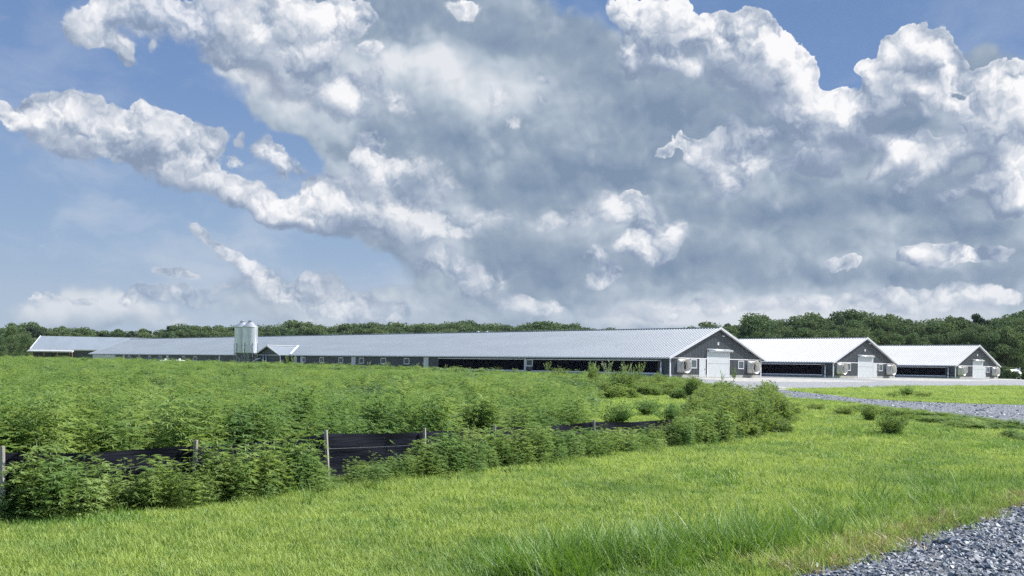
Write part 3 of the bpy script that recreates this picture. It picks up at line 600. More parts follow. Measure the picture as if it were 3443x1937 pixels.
# control room on the long side of the nearest barn
def make_room(e):
    d, yc, hw, ez, rz_ = 2.1, 90.85, 4.25, 2.40, 4.0
    b = MB(); pro = [(yc - hw, -.3), (yc + hw, -.3), (yc + hw, ez), (yc, rz_), (yc - hw, ez)]
    b.add([(-d, y, z) for y, z in pro] + [(-.02, y, z) for y, z in pro], [(4, 3, 2, 1, 0), (0, 1, 6, 5), (1, 2, 7, 6), (4, 0, 5, 9)])
    room = b.build("control_room", M['siding'], e)
    m = (rz_ - ez) / hw; o_ = .35; b = MB()
    for s in (-1, 1):
        ye, ze = yc + s * (hw + o_), ez - o_ * m + .07
        def xr(z): return max(-.58, (z - EAVE - .24) / PITCH + .02)
        b.add([(-d - .4, ye, ze), (-d - .4, yc, rz_ + .09), (xr(rz_ + .09) + .3, yc, rz_ + .09), (xr(ze), ye, ze)], [(0, 1, 2, 3)])
    b.build("control_room_roof", M['roof'], room)
    b = MB()
    for s in (-1, 1): b.beam((-d - .43, yc + s * (hw + o_), ez - o_ * m + .02), (-d - .43, yc, rz_ + .04), .06, .20)
    b.beam((-d - .4, yc, rz_ + .17), (4.35, yc, rz_ + .17), .36, .12)
    b.beam((-.2, yc - hw - o_ + .1, ez + .16), (4.2, yc, rz_ + .25), .34, .16)
    b.box(-d - .06, -d + .01, yc - hw, yc + hw, ez - .10, ez)
    for y in (yc - hw, yc + hw - .16, ): b.box(-d - .05, -d + .02, y, y + .16, -.2, ez)
    b.build("white_trim", M['trimw'], room)
    b = MB(); b.tube([(-d - .15, yc + .6, -.2), (-d - .15, yc + .6, 2.5)], .10, 8); b.tube([(-d - .15, yc + 1.6, -.2), (-d - .15, yc + 1.6, 2.5)], .10, 8)
    b.build("exhaust_pipe", M['galv'], room, True)
    for y0, y1 in ((yc - hw - 2.2, yc - hw - 1.3), (yc - hw - 4.1, yc - hw - 3.4)):
        MB().box(-.05, -.002, y0, y1, .0, 2.2).build("door", M['trim'], e)
make_room(B1)

# feed silos beside the control room
def make_silo(x, y, label, group="pair of steel feed silos"):
    X, Y = loc(x, y); base = PAD if x > -8 else 0
    e = thing("feed_silo", (X, Y, float(gz(X, Y))), label, "silo", group, ROT)
    r = 1.42; b = MB(); prof = [(r, 2.85)]; z = 2.85
    while z < 7.55: prof += [(r + .015, z + .1), (r, z + .2)]; z += .235
    prof.append((r + .05, 7.78)); b.lathe((0, 0, 0), prof, 40); b.build("cylinder", M['galv'], e, True)
    tp = MB().lathe((0, 0, 0), [(r + .07, 7.74), (r + .05, 7.80), (.33, 8.72), (.33, 8.80)], 40, True).build("cone_roof", M['galv'], e)
    MB().lathe((0, 0, 0), [(.42, 8.80), (.42, 8.92), (.25, 8.99)], 20, True).build("lid", M['galvd'], e)
    b = MB()
    for k in range(5): b.beam(( .42 + k * 0.0, -.2, 8.66), (.42, -.2, 8.66), .01, .01) if False else None
    b.beam((.30, -.30, 8.72), (1.02, -1.06, 7.80), .10, .04); b.build("roof_ladder", M['trimw'], e)
    MB().lathe((0, 0, 0), [(r, 2.86), (.24, 1.15), (.24, .95)], 32).build("hopper", M['galvd'], e, True)
    for k in range(6):
        a = 2 * pi * k / 6 + .35; c, s = cos(a), sin(a)
        MB().beam(((r + .04) * c, (r + .04) * s, -.1), ((r + .04) * c, (r + .04) * s, 4.7), .10, .10, (c, s, 0)).build("leg", M['galvd'], e)
    b = MB()
    for k in range(6):
        a, a2 = 2 * pi * k / 6 + .35, 2 * pi * (k + 1) / 6 + .35
        b.beam((r * cos(a), r * sin(a), 2.6), (r * cos(a2), r * sin(a2), .3), .05, .05)
        b.beam((r * cos(a), r * sin(a), 1.6), (r * cos(a2), r * sin(a2), 1.6), .04, .04)
    b.build("bracing", M['galvd'], e)
    return e
sx = -2.9
ysil = onplane(839.5, 1213, BP[0], x=sx)[1]
S1 = make_silo(sx, ysil, "front right silo of the shiny steel pair beside the little gabled control room")
S2 = make_silo(sx, ysil + 3.0, "left silo of the steel pair, half hidden behind the front right one")
b = MB(); b.tube([(.9, -2.6, 1.9), (.3, -2.0, 1.7), (0, -1.2, 1.2), (0, -.5, .55), (0, 0, .3)], .11, 8); b.build("feed_auger_tube", M['pipe'], S1, True)
# two white cone tops of silos behind the ridge
for k, (px, lb) in enumerate(((1605.5, "left of the two pale silo tops showing over the long roof ridge"), (1635, "right of the two pale silo tops showing over the long roof ridge"))):
    X, Y = (px - 1721.5) / F * 214.0, 214.0
    e = thing("rear_feed_silo", (X, Y, 0), lb, "silo", "silo tops behind the long roof"); zt = CAMH + (1220 + .0157 * (px - 1721.5) + 8.1 - 1113) / F * 214
    MB().lathe((0, 0, 0), [(1.4, 2.6), (1.4, zt - 1.25), (.28, zt - .12), (.28, zt)], 32, True).build("tank", M['galv'], e)
    for q in range(4): MB().tube([(1.35 * cos(q * pi / 2), 1.35 * sin(q * pi / 2), 0), (1.35 * cos(q * pi / 2), 1.35 * sin(q * pi / 2), 3)], .07, 6).build("leg", M['galvd'], e)
o = MB().tube([(-7.9, 214, 0), (-7.9, 214, 8.4)], .05, 6).build("thin_mast", M['pipe']); tag(o, "thin pale mast just left of the two silo tops over the roof", "mast")

# far left building with a timber lean-to
def far_building():
    ex = .20; e = thing("storage_barn", (-126.0, 264.5, 0), "far left barn with wide pale roof and an open timber lean-to", "barn", None, ex)
    Lb, D, ez, rz_ = 75, 20, 3.95, 7.45
    b = MB(); pro = [(0, 0), (D, 0), (D, ez), (D / 2, rz_), (0, ez)]
    b.add([(0, y, z) for y, z in pro] + [(Lb, y, z) for y, z in pro], [(4, 3, 2, 1, 0), (5, 6, 7, 8, 9), (0, 5, 9, 4), (1, 2, 7, 6)]); b.build("wall", M['siding'], e)
    for y0 in (-.5, D + .5):
        zz = ez - .5 * (rz_ - ez) / 10
        n = MB(); n.add([(-.6, y0, zz + .12), (Lb + .6, y0, zz + .12), (Lb + .6, D / 2, rz_ + .12), (-.6, D / 2, rz_ + .12)], [(0, 1, 2, 3)]); n.build("roof_slope", M['roof'], e)
    b = MB(); b.beam((-.6, -.55, ez - .1), (-.6, D / 2, rz_ + .1), .08, .35); b.beam((-.6, D + .55, ez - .1), (-.6, D / 2, rz_ + .1), .08, .35); b.beam((-.6, -.55, ez - .1), (Lb, -.55, ez - .1), .08, .25); b.build("white_trim", M['trimw'], e)
    # lean-to
    PL, PD, hz_ = 10.2, 3.0, 3.35
    b = MB(); b.add([(-.8, -PD, hz_), (PL, -PD, hz_), (PL, 0, ez - .15), (-.8, 0, ez - .15)], [(0, 1, 2, 3)]); b.beam((-.8, -PD, hz_ - .08), (PL, -PD, hz_ - .08), .1, .30)
    b.beam((PL, -PD, hz_ - .1), (PL, 0, ez - .3), .1, .38); b.build("lean_to_roof", M['roof_white_sheen'], e)
    for x in (0, .6, 3.4, 6.6, 9.6, 10.3): MB().tube([(x, -PD + .3, 0), (x, -PD + .3, hz_ - .2)], .11, 6).build("timber_post", M['wood'], e)
    MB().box(0, PL, -.25, -.05, .9, 1.7).build("timber_rail", M['wood'], e)
    MB().box(0, PL, -PD + .2, -PD + .3, .5, 1.1).build("timber_rail", M['wood'], e)
far_building()

# white propane tanks half hidden by the weeds
for px, lb in ((556, "left white gas tank lying low in the weeds before the long barn"), (604, "right white gas tank lying low in the weeds before the long barn")):
    y = onplane(px, 1213, BP[0], x=-14)[1]; X, Y = loc(-14, y)
    e = thing("gas_tank", (X, Y, 0), lb, "tank", "white gas tanks by the barn", ROT + .6)
    zc = CAMH - (1213 - (HOR + ROLL * (px - 1721.5))) / F * Y - .35
    MB().tube([(-1.9, 0, zc), (-1.75, 0, zc), (-1.5, 0, zc), (1.5, 0, zc), (1.75, 0, zc), (1.9, 0, zc)], [.1, .36, .5, .5, .36, .1], 16).build("tank_shell", M['tank'], e, True)
    MB().lathe((0, 0, zc + .45), [(.22, 0), (.22, .22), (.1, .3)], 12, True).build("valve_dome", M['tank'], e)
    MB().box(-1.2, -1.0, -.35, .35, -.3, zc - .4).box(1.0, 1.2, -.35, .35, -.3, zc - .4).build("saddle", M['conc'], e)

# small shed at the right edge
e = thing("small_shed", (122.2, 247, 0), "small white roofed shed among bushes at the far right edge", "shed", None, .5)
MB().box(-2.2, 2.2, -1.6, 1.6, 0, 1.6).build("wall", M['door'], e)
b = MB(); b.add([(-2.6, -2, 1.5), (2.6, -2, 1.5), (2.6, 0, 2.5), (-2.6, 0, 2.5), (-2.6, 2, 1.5), (2.6, 2, 1.5)], [(0, 1, 2, 3), (3, 2, 5, 4)]); b.build("roof", M['trimw'], e)

# ------------------------------------------------------------------ vegetation meshes
rng = np.random.default_rng(7); rnd = random.Random(5)
ML_ = dict(
    grass=leafmat("mown_grass_blade", (.255, .375, .088), (.435, .54, .15), .45, (1.06, 1.03, .78), patch=.75, pc=(.145, .265, .07), pscale=.22, gloss=.02, rough=.6),
    long=leafmat("long_grass_blade", (.10, .22, .045), (.20, .35, .07), .38, (1.2, 1.1, .5), gloss=.03, rough=.5),
    dry=leafmat("dry_grass_blade", (.26, .22, .10), (.38, .30, .16), .3, (1.1, 1, .7)),
    weed=leafmat("weed_leaf", (.105, .21, .068), (.33, .435, .13), .48, (1.06, 1.05, .78), patch=.6, pc=(.095, .205, .07), pscale=.45, gloss=.02, rough=.6),
    soy=leafmat("broad_leaf", (.085, .155, .065), (.14, .215, .09), .28, (1.05, 1.05, .8), gloss=.03, rough=.5),
    bush=leafmat("feathery_leaf", (.12, .205, .075), (.25, .34, .12), .45, (1.2, 1.1, .6), gloss=.012, rough=.7),
    pale=leafmat("pale_weed_leaf", (.24, .33, .16), (.34, .42, .22), .4, (1.1, 1.1, .6)),
    tree=leafmat("tree_leaf", (.068, .130, .065), (.175, .240, .11), .26, (1.1, 1.05, .8), patch=.5, pc=(.13, .18, .085), pscale=.09, gloss=.01, rough=.8),  # leaf colour raised and blued to carry part of the distance haze
    pine=leafmat("pine_needles", (.055, .095, .065), (.09, .135, .085), .2, (1.1, 1.1, .6), gloss=.01, rough=.8),
    orange=leafmat("wilted_leaf", (.35, .16, .05), (.42, .24, .08), .3, (1.1, 1, .7)),
)
def hidden_object(name, me): return bpy.data.objects.new(name, me)

def quads_mesh(name, C, D, N, Lh, Wd, m, fold=.0):
    """kite-shaped leaves: base C, direction D, side vector N (unit), length, width"""
    C, D, N = map(np.asarray, (C, D, N)); Lh = np.asarray(Lh)[:, None]; Wd = np.asarray(Wd)[:, None]
    n = len(C); V = np.empty((n, 4, 3)); V[:, 0] = C; V[:, 1] = C + D * Lh * .42 + N * Wd / 2; V[:, 2] = C + D * Lh; V[:, 3] = C + D * Lh * .42 - N * Wd / 2
    V[:, 2, 2] -= (Lh[:, 0] * fold)
    return mesh_np(name, V.reshape(-1, 3), np.arange(n * 4).reshape(n, 4), m)
def unit(v): return v / (np.linalg.norm(v, axis=-1, keepdims=True) + 1e-9)

def grass_clump(name, nb, rad, h0, h1, w, m, lean=.35, arch=.5, seg=3):
    V = []; Fc = []
    for k in range(nb):
        r = rad * math.sqrt(rnd.random()); a = rnd.random() * 2 * pi; x, y = r * cos(a), r * sin(a)
        h = rnd.uniform(h0, h1); az_ = rnd.random() * 2 * pi; ln = rnd.uniform(.05, lean) * h; ar = rnd.uniform(0, arch) * h
        ww = w * rnd.uniform(.7, 1.3); sx_, sy_ = -sin(az_), cos(az_); n0 = len(V)
        for i in range(seg + 1):
            t = i / seg; ox = (ln * t + ar * t * t) ; z = h * t * (1 - .25 * t * (ar / h)); wv = ww / 2 * (1 - t ** 1.6) + .0004
            cx_, cy_ = x + cos(az_) * ox, y + sin(az_) * ox
            V += [(cx_ - sx_ * wv, cy_ - sy_ * wv, z), (cx_ + sx_ * wv, cy_ + sy_ * wv, z)]
        Fc += [(n0 + 2 * i, n0 + 2 * i + 1, n0 + 2 * i + 3, n0 + 2 * i + 2) for i in range(seg)]
    return mesh_np(name, np.array(V), np.array(Fc), m)

def weed_mesh(name, H, m, nstem=3, spread=.12, ll=(.09, .17), lw=.021, leaflets=5, gap=.066, droop=.25, start=.1):
    """stems with whorls of narrow-lobed leaves, denser to the top"""
    C, D, N, Ls, Ws = [], [], [], [], []
    for s in range(nstem):
        h = H * rnd.uniform(.7, 1.05) if s else H
        bx, by = rnd.gauss(0, spread * .5), rnd.gauss(0, spread * .5); tx, ty = bx + rnd.gauss(0, spread), by + rnd.gauss(0, spread)
        # the stem as thin kites
        for k in range(8):
            t0 = k / 8; C.append((bx + (tx - bx) * t0, by + (ty - by) * t0, h * t0)); D.append((0, 0, 1)); a = rnd.random() * 6; N.append((cos(a), sin(a), 0)); Ls.append(h / 7); Ws.append(.007)
        z = h * start; tw = rnd.random() * 6
        while z < h:
            t = z / h; tw += 1.57 + rnd.uniform(-.3, .3)
            reach = (.16 + .10 * sin(t * pi)) * rnd.uniform(.6, 1.2) * (1 - .55 * t) * (H / .8) ** .5
            for q in (0, pi):
                a = tw + q; px_, py_ = bx + (tx - bx) * t, by + (ty - by) * t
                cx_, cy_, cz_ = px_ + cos(a) * reach * .6, py_ + sin(a) * reach * .6, z + reach * .30
                for j in range(leaflets):
                    b_ = a + (j - (leaflets - 1) / 2) * .55 + rnd.uniform(-.1, .1); up = rnd.uniform(-droop, .45)
                    d = unit(np.array((cos(b_), sin(b_), up))); sd_ = unit(np.cross(d, (0, 0, 1)) + np.array((0, 0, rnd.uniform(-.4, .4))))
                    C.append((cx_, cy_, cz_)); D.append(d); N.append(sd_); Ls.append(rnd.uniform(*ll) * (1 - .3 * abs(j - (leaflets - 1) / 2) / leaflets)); Ws.append(lw * rnd.uniform(.7, 1.3))
            z += gap * rnd.uniform(.7, 1.3)
    return quads_mesh(name, C, D, N, Ls, Ws, m, .12)

def soy_mesh(name, H, m):
    C, D, N, Ls, Ws = [], [], [], [], []
    for s in range(16):
        a = rnd.random() * 2 * pi; r = rnd.uniform(.02, .26); z = H * rnd.uniform(.5, 1)
        x, y = r * cos(a), r * sin(a)
        for j in (-1, 0, 1):
            b_ = a + j * 1.3 + rnd.uniform(-.2, .2); d = unit(np.array((cos(b_), sin(b_), rnd.uniform(-.35, .15)))); C.append((x, y, z)); D.append(d)
            N.append(unit(np.cross(d, (0, 0, 1)) + np.array((0, 0, rnd.uniform(-.3, .3))))); Ls.append(rnd.uniform(.10, .15)); Ws.append(rnd.uniform(.07, .10))
        C.append((x * .3, y * .3, 0)); D.append(unit(np.array((x * .7, y * .7, z)))); N.append((0, 1, 0)); Ls.append(z * 1.02); Ws.append(.006)
    return quads_mesh(name, C, D, N, Ls, Ws, m, .1)

def bush_mesh(name, Hh, R_, m, nst=46, per=95, ll=.055, lw=.020):
    """many arching stems carrying fine leaves: a feathery rounded bush"""
    C, D, N, Ls, Ws = [], [], [], [], []
    for s in range(nst):
        a = rnd.random() * 2 * pi; sp = math.sqrt(rnd.random()); h = Hh * (1 - .55 * sp ** 2) * rnd.uniform(.75, 1.1); rr = R_ * sp * rnd.uniform(.7, 1.1)
        bx, by = rnd.gauss(0, R_ * .22), rnd.gauss(0, R_ * .22)
        for k in range(per):
            t = rnd.random() ** .75; cx_ = bx + cos(a) * rr * t ** 1.3; cy_ = by + sin(a) * rr * t ** 1.3; cz_ = h * t
            b_ = rnd.random() * 2 * pi; rad = .10 * R_ + .05
            ox, oy = cos(b_) * rad * rnd.random(), sin(b_) * rad * rnd.random()
            d = unit(np.array((cos(b_) * .8 + cos(a) * .3, sin(b_) * .8 + sin(a) * .3, rnd.uniform(-.1, .9))))
            C.append((cx_ + ox, cy_ + oy, cz_)); D.append(d); N.append(unit(np.cross(d, (rnd.gauss(0, 1), rnd.gauss(0, 1), 1)))); Ls.append(ll * rnd.uniform(.6, 1.5) * (1 + Hh * .4)); Ws.append(lw * rnd.uniform(.7, 1.4) * (1 + Hh * .4))
    return quads_mesh(name, C, D, N, Ls, Ws, m, .05)

def spike_mesh(name, H, m, tops=5, tw=.5, bare=.45):
    """tall bare stalk opening into a brush of upright feathery branches"""
    C, D, N, Ls, Ws = [], [], [], [], []
    def stem(x0, y0, z0, x1, y1, z1, w):
        for k in range(5):
            t = k / 5; C.append((x0 + (x1 - x0) * t, y0 + (y1 - y0) * t, z0 + (z1 - z0) * t)); d = np.array((x1 - x0, y1 - y0, z1 - z0)); D.append(unit(d)); N.append(unit(np.cross(d, (cos(k * 2.), sin(k * 2.), .1)))); Ls.append(np.linalg.norm(d) / 4); Ws.append(w)
    stem(0, 0, 0, rnd.gauss(0, .04), rnd.gauss(0, .04), H * .75, .035)
    for q in range(tops):
        a = 2 * pi * q / tops + rnd.random(); r = tw * rnd.uniform(.35, 1); zt = H * rnd.uniform(.85, 1.05); zb = H * bare
        stem(0, 0, zb, cos(a) * r, sin(a) * r, zt, .02)
        for k in range(38):
            t = rnd.uniform(.25, 1.02); b_ = rnd.random() * 2 * pi; C.append((cos(a) * r * t, sin(a) * r * t, zb + (zt - zb) * t)); d = unit(np.array((cos(b_) * .6 + cos(a) * .3, sin(b_) * .6 + sin(a) * .3, .75)))
            D.append(d); N.append(unit(np.cross(d, (1, .3, .2)))); Ls.append(rnd.uniform(.08, .16)); Ws.append(.03)
    return quads_mesh(name, C, D, N, Ls, Ws, m)

# ------------------------------------------------------------------ trees
def crown_mesh(name, H, R_, m, kind, seed, leaf=.46, nl=34, per=150):
    r = np.random.default_rng(seed); V = []; ctr = []
    if kind == 'broad':
        for k in range(nl):
            u = r.random(); a = r.random() * 2 * pi; z = H * (.24 + .70 * u); rad = R_ * math.sqrt(max(.05, 1 - ((u - .42) / .62) ** 2)) * math.sqrt(r.random())
            ctr.append((rad * cos(a), rad * sin(a), z, R_ * r.uniform(.22, .42)))
        ctr.append((0, 0, H * .9, R_ * .4)); ctr.append((0, 0, H * .6, R_ * .55))
    elif kind == 'pine':
        for k in range(nl):
            u = r.random() ** .8; a = r.random() * 2 * pi; z = H * (.45 + .5 * u); rad = R_ * (1.02 - .75 * u) * r.random() ** .6
            ctr.append((rad * cos(a), rad * sin(a), z, R_ * r.uniform(.18, .32)))
        ctr.append((0, 0, H * .95, R_ * .25))
    else:
        for k in range(nl):
            u = r.random(); a = r.random() * 2 * pi; z = H * (.10 + .82 * u); rad = R_ * (1 - .5 * u) * math.sqrt(r.random())
            ctr.append((rad * cos(a), rad * sin(a), z, R_ * r.uniform(.25, .4)))
    C, D, N, Ls, Ws = [], [], [], [], []
    for cx_, cy_, cz_, cr_ in ctr:
        d = unit(r.normal(size=(per, 3))); rr = cr_ * (.62 + .42 * r.random((per, 1))); sc = np.array((1, 1, .72)); p = np.array((cx_, cy_, cz_)) + d * rr * sc
        p += r.normal(size=(per, 3)) * .12
        dd = unit(d * .6 + r.normal(size=(per, 3)) * .8 + np.array((0, 0, .15))); nn = unit(np.cross(dd, r.normal(size=(per, 3))))
        C.append(p - dd * leaf * .4); D.append(dd); N.append(nn); Ls.append(leaf * r.uniform(.6, 1.5, per)); Ws.append(leaf * r.uniform(.5, 1.0, per))
    return quads_mesh(name, np.concatenate(C), np.concatenate(D), np.concatenate(N), np.concatenate(Ls), np.concatenate(Ws), m), ctr
TREES = []
for k, (kind, H, R_, mk) in enumerate((('broad', 15, 4.6, 'tree'), ('broad', 17, 5.2, 'tree'), ('broad', 13.5, 4.4, 'tree'), ('broad', 16, 3.9, 'tree'), ('pine', 18, 3.6, 'pine'), ('pine', 17, 3.2, 'pine'), ('shrub', 7, 3.4, 'tree'))):
    cm, ctr = crown_mesh("crown", H, R_, ML_[mk], kind, 11 + k)
    tb = MB(); tb.tube([(0, 0, -.3), (.05, 0, H * .25), (.1, .05, H * .55), (0, 0, H * .88)], [H * .022, H * .017, H * .011, .04], 8)
    for c in ctr[:9]: tb.tube([(0.05, 0, max(H * .22, c[2] - H * .2)), (c[0] * .6, c[1] * .6, c[2] - c[3] * .4), (c[0], c[1], c[2])], [.12, .07, .03], 5)
    tm = bpy.data.meshes.new("trunk"); tm.from_pydata(tb.v, [], tb.f); tm.materials.append(M['bark'])
    TREES.append((cm, tm, H, R_))
TREE_LOG = []
def landmark(q, marks):
    return min(marks, key=lambda t: abs(t[0] - q))[1]
RMARK = [(2285, "ridge left of the near gable"), (2350, "near gable peak's left side"), (2425, "near barn's gable peak"), (2500, "near barn's right roof slope"), (2560, "left end of the middle barn's roof"), (2640, "left part of the middle barn's roof"), (2720, "middle of the middle barn's roof"), (2800, "right part of the middle barn's roof"), (2870, "roof just left of the middle barn's peak"), (2920, "middle barn's gable peak"), (2985, "middle barn's right roof slope"), (3060, "left part of the farthest barn's roof"), (3140, "middle of the farthest barn's roof"), (3220, "right part of the farthest barn's roof"), (3295, "farthest barn's gable peak"), (3345, "farthest barn's right roof slope"), (3400, "small shed"), (3460, "photo's right edge")]
LMARK = [(-40, "photo's left edge"), (60, "far left barn's left end"), (130, "far left barn's peak"), (200, "lean-to's right end"), (280, "middle of the far left barn's roof"), (360, "right part of the far left barn's roof"), (440, "far end of the long roof"), (520, "left part of the long roof"), (600, "roof over the gas tanks"), (680, "roof right of the gas tanks"), (750, "roof just left of the silos"), (830, "steel silos"), (905, "control room's peak"), (1000, "control room's right end"), (1090, "roof right of the control room"), (1190, "first wall panel past the control room"), (1290, "window before the second panel"), (1375, "window nearest the curtains"), (1440, "white panel beside the curtains"), (1530, "left end of the left curtain"), (1610, "two silo tops"), (1700, "middle of the left curtain"), (1780, "window between the curtains"), (1870, "left part of the right curtain"), (1960, "middle of the right curtain"), (2060, "right part of the right curtain")]
def name_trees():
    """number the look-alikes from left to right over each landmark"""
    ORD = ["leftmost", "second", "third", "fourth", "fifth", "sixth", "seventh", "eighth"]
    d = {}
    for q, e, what, mark in TREE_LOG: d.setdefault((what, mark), []).append((q, e))
    for (what, mark), l in d.items():
        l.sort(key=lambda t: t[0])
        for i, (q, e) in enumerate(l):
            e["label"] = "%s above the %s" % (what, mark) if len(l) == 1 else ("%s above the %s, %s" % (what, mark, "leftmost there" if i == 0 else ("rightmost there" if i == len(l) - 1 else ORD[i] + " from left")))
def place_tree(k, X, Y, top, label, group, name="tree", wide=1.0):
    cm, tm, H, R_ = TREES[k]; s = top / H
    e = thing(name, (X, Y, 0), label, "tree", group, rnd.random() * 6.28); e.scale = (s * wide, s * wide, s)
    for nm, me in (("crown", cm), ("trunk", tm)):
        o = bpy.data.objects.new(nm, me); COL.objects.link(o); o.parent = e
    return e
def interp(px, tab):
    xs, ys = zip(*tab); return float(np.interp(px, xs, ys))
# skyline of the right wood (tops in photograph pixels)
RT = [(2270, 1096), (2330, 1090), (2380, 1076), (2450, 1082), (2490, 1094), (2530, 1055), (2565, 1065), (2600, 1078), (2650, 1070), (2720, 1062), (2800, 1065), (2870, 1052), (2960, 1056), (3040, 1068), (3100, 1080), (3150, 1070), (3210, 1058), (3260, 1066), (3330, 1066), (3400, 1052), (3470, 1050)]
def z_at(px, py, Y): return CAMH + ray(px, py)[1] * Y
px = 2290; k = 0
while px < 3520:
    for row, (Y, dz) in enumerate(((262, -3.2), (277, -1.0), (292, .4))):
        q = px + rnd.uniform(-14, 14) + row * 16; Yj = Y + rnd.uniform(-5, 5) + (6 if px < 2500 else 0)
        if row == 0 and rnd.random() < .25: continue
        top = z_at(q, interp(q, RT), Yj) + dz + rnd.uniform(-1.3, .7)
        kind = rnd.choice((0, 1, 2, 3, 0, 1, 2, 4)) if row else rnd.choice((0, 2, 2, 3, 1))
        what = ("front wood tree", "mid wood tree", "skyline tree")[row]
        e = place_tree(kind, ray(q, 1150)[0] * Yj, Yj, max(top, 8), what, "trees of the wood behind the barns", wide=rnd.uniform(.9, 1.2))
        TREE_LOG.append((q, e, what, landmark(q, RMARK)))
    px += 40 * rnd.uniform(.8, 1.15)
LT = [(-60, 1120), (0, 1112), (30, 1092), (60, 1100), (105, 1092), (150, 1100), (200, 1106), (300, 1112), (400, 1115), (480, 1110), (560, 1104), (620, 1094), (700, 1098), (760, 1096), (880, 1096), (950, 1094), (1000, 1086), (1060, 1092), (1110, 1100), (1180, 1090), (1300, 1090), (1380, 1100), (1420, 1086), (1480, 1094), (1530, 1082), (1560, 1079), (1600, 1094), (1700, 1095), (1800, 1092), (1870, 1092), (1930, 1090), (1980, 1104), (2010, 1108), (2040, 1109), (2130, 1109)]
px = -50
while px < 2090:
    for row, (Y, dz) in enumerate(((385, -4.5), (402, -1.2), (425, 1.0))):
        q = px + rnd.uniform(-9, 9) + row * 13; Yj = Y + rnd.uniform(-8, 8)
        if px > 1950 and row == 0: continue
        top = z_at(q, interp(q, LT), Yj) + dz + rnd.uniform(-1.6, .5)
        kind = rnd.choice((0, 1, 3, 0, 5, 2)) if q < 1100 else rnd.choice((0, 1, 2, 1))
        what = ("low distant tree", "mid distant tree", "tall distant tree")[row]
        e = place_tree(kind, ray(q, 1150)[0] * Yj, Yj, max(top, 7), what, "trees of the distant line", wide=rnd.uniform(1.1, 1.5))
        TREE_LOG.append((q, e, what, landmark(q, LMARK)))
    px += 27 * rnd.uniform(.8, 1.2)
name_trees()
# nearer dark trees at the far left edge
for q, py, Yj, kd, lb in ((-30, 1150, 290, 2, "dark tree cut by the photo's left edge, lowest of the nearer group"), (8, 1160, 300, 0, "low dark tree at the left edge, left of the tallest near one"), (46, 1098, 318, 0, "tallest dark nearer tree left of the far left barn"), (84, 1120, 312, 1, "dark nearer tree touching the far left barn's left end"), (-5, 1125, 330, 1, "nearer tree behind the two low dark ones at the left edge")):
    place_tree(kd, ray(q, 1150)[0] * Yj, Yj, z_at(q, py, Yj), lb, "nearer trees at the left edge")
# bushes round the shed
for q, Yj, h, lb in ((3385, 236, 2.6, "bush in front of the small shed's left end"), (3415, 234, 2.2, "lowest bush in front of the small shed"), (3450, 233, 2.6, "bush cut by the right edge, beside the small shed"), (3372, 240, 3.4, "taller bush between the farthest barn and the small shed"), (3400, 250, 3.2, "bush behind the small shed's left end"), (3475, 240, 3, "outermost bush at the right edge past the small shed")):
    place_tree(6, ray(q, 1250)[0] * Yj, Yj, h, lb, "bushes by the shed", "bush")

# ------------------------------------------------------------------ scattering
def pip(X, Y, poly):
    ins = np.zeros(len(X), bool); n = len(poly)
    for i in range(n):
        x1, y1 = poly[i]; x2, y2 = poly[(i + 1) % n]
        c = ((y1 > Y) != (y2 > Y)) & (X < (x2 - x1) * (Y - y1) / (y2 - y1 + 1e-12) + x1); ins ^= c
    return ins
def scatter(name, meshes, X, Y, Zc, scale, idx, label=None, cat=None, tilt=.12, kind='stuff'):
    n = len(X); me = bpy.data.meshes.new(name); me.vertices.add(n)
    me.vertices.foreach_set("co", np.stack([X, Y, Zc], 1).astype('f').ravel())
    for an, ty, val in (("rot", 'FLOAT_VECTOR', np.stack([rng.normal(0, tilt, n), rng.normal(0, tilt, n), rng.random(n) * 6.283], 1)), ("sc", 'FLOAT_VECTOR', scale), ("idx", 'INT', idx)):
        a = me.attributes.new(an, ty, 'POINT')
        if ty == 'INT': a.data.foreach_set("value", np.asarray(val, 'i'))
        else: a.data.foreach_set("vector", np.asarray(val, 'f').ravel())
    o = bpy.data.objects.new(name, me); COL.objects.link(o)
    col = bpy.data.collections.new(name + "_kinds")
    for i, m_ in enumerate(meshes): col.objects.link(bpy.data.objects.new("%02d_%s" % (i, name), m_))
    ng = bpy.data.node_groups.new(name, 'GeometryNodeTree'); ng.interface.new_socket("Geometry", in_out='INPUT', socket_type='NodeSocketGeometry'); ng.interface.new_socket("Geometry", in_out='OUTPUT', socket_type='NodeSocketGeometry')
    N_ = ng.nodes; L_ = ng.links; gi = N_.new('NodeGroupInput'); go = N_.new('NodeGroupOutput'); ip = N_.new('GeometryNodeInstanceOnPoints'); ci = N_.new('GeometryNodeCollectionInfo')
    ci.inputs['Collection'].default_value = col; ci.inputs['Separate Children'].default_value = True; ci.inputs['Reset Children'].default_value = True
    def at(nm, ty):
        a = N_.new('GeometryNodeInputNamedAttribute'); a.data_type = ty; a.inputs[0].default_value = nm; return a.outputs[0]
    L_.new(gi.outputs[0], ip.inputs['Points']); L_.new(ci.outputs[0], ip.inputs['Instance']); ip.inputs['Pick Instance'].default_value = True
    L_.new(at("idx", 'INT'), ip.inputs['Instance Index']); L_.new(at("sc", 'FLOAT_VECTOR'), ip.inputs['Scale'])
    e2r = N_.new('FunctionNodeEulerToRotation'); L_.new(at("rot", 'FLOAT_VECTOR'), e2r.inputs[0]); L_.new(e2r.outputs[0], ip.inputs['Rotation'])
    L_.new(ip.outputs[0], go.inputs[0]); md_ = o.modifiers.new("scatter", 'NODES'); md_.node_group = ng
    return tag(o, label, cat, kind=kind)
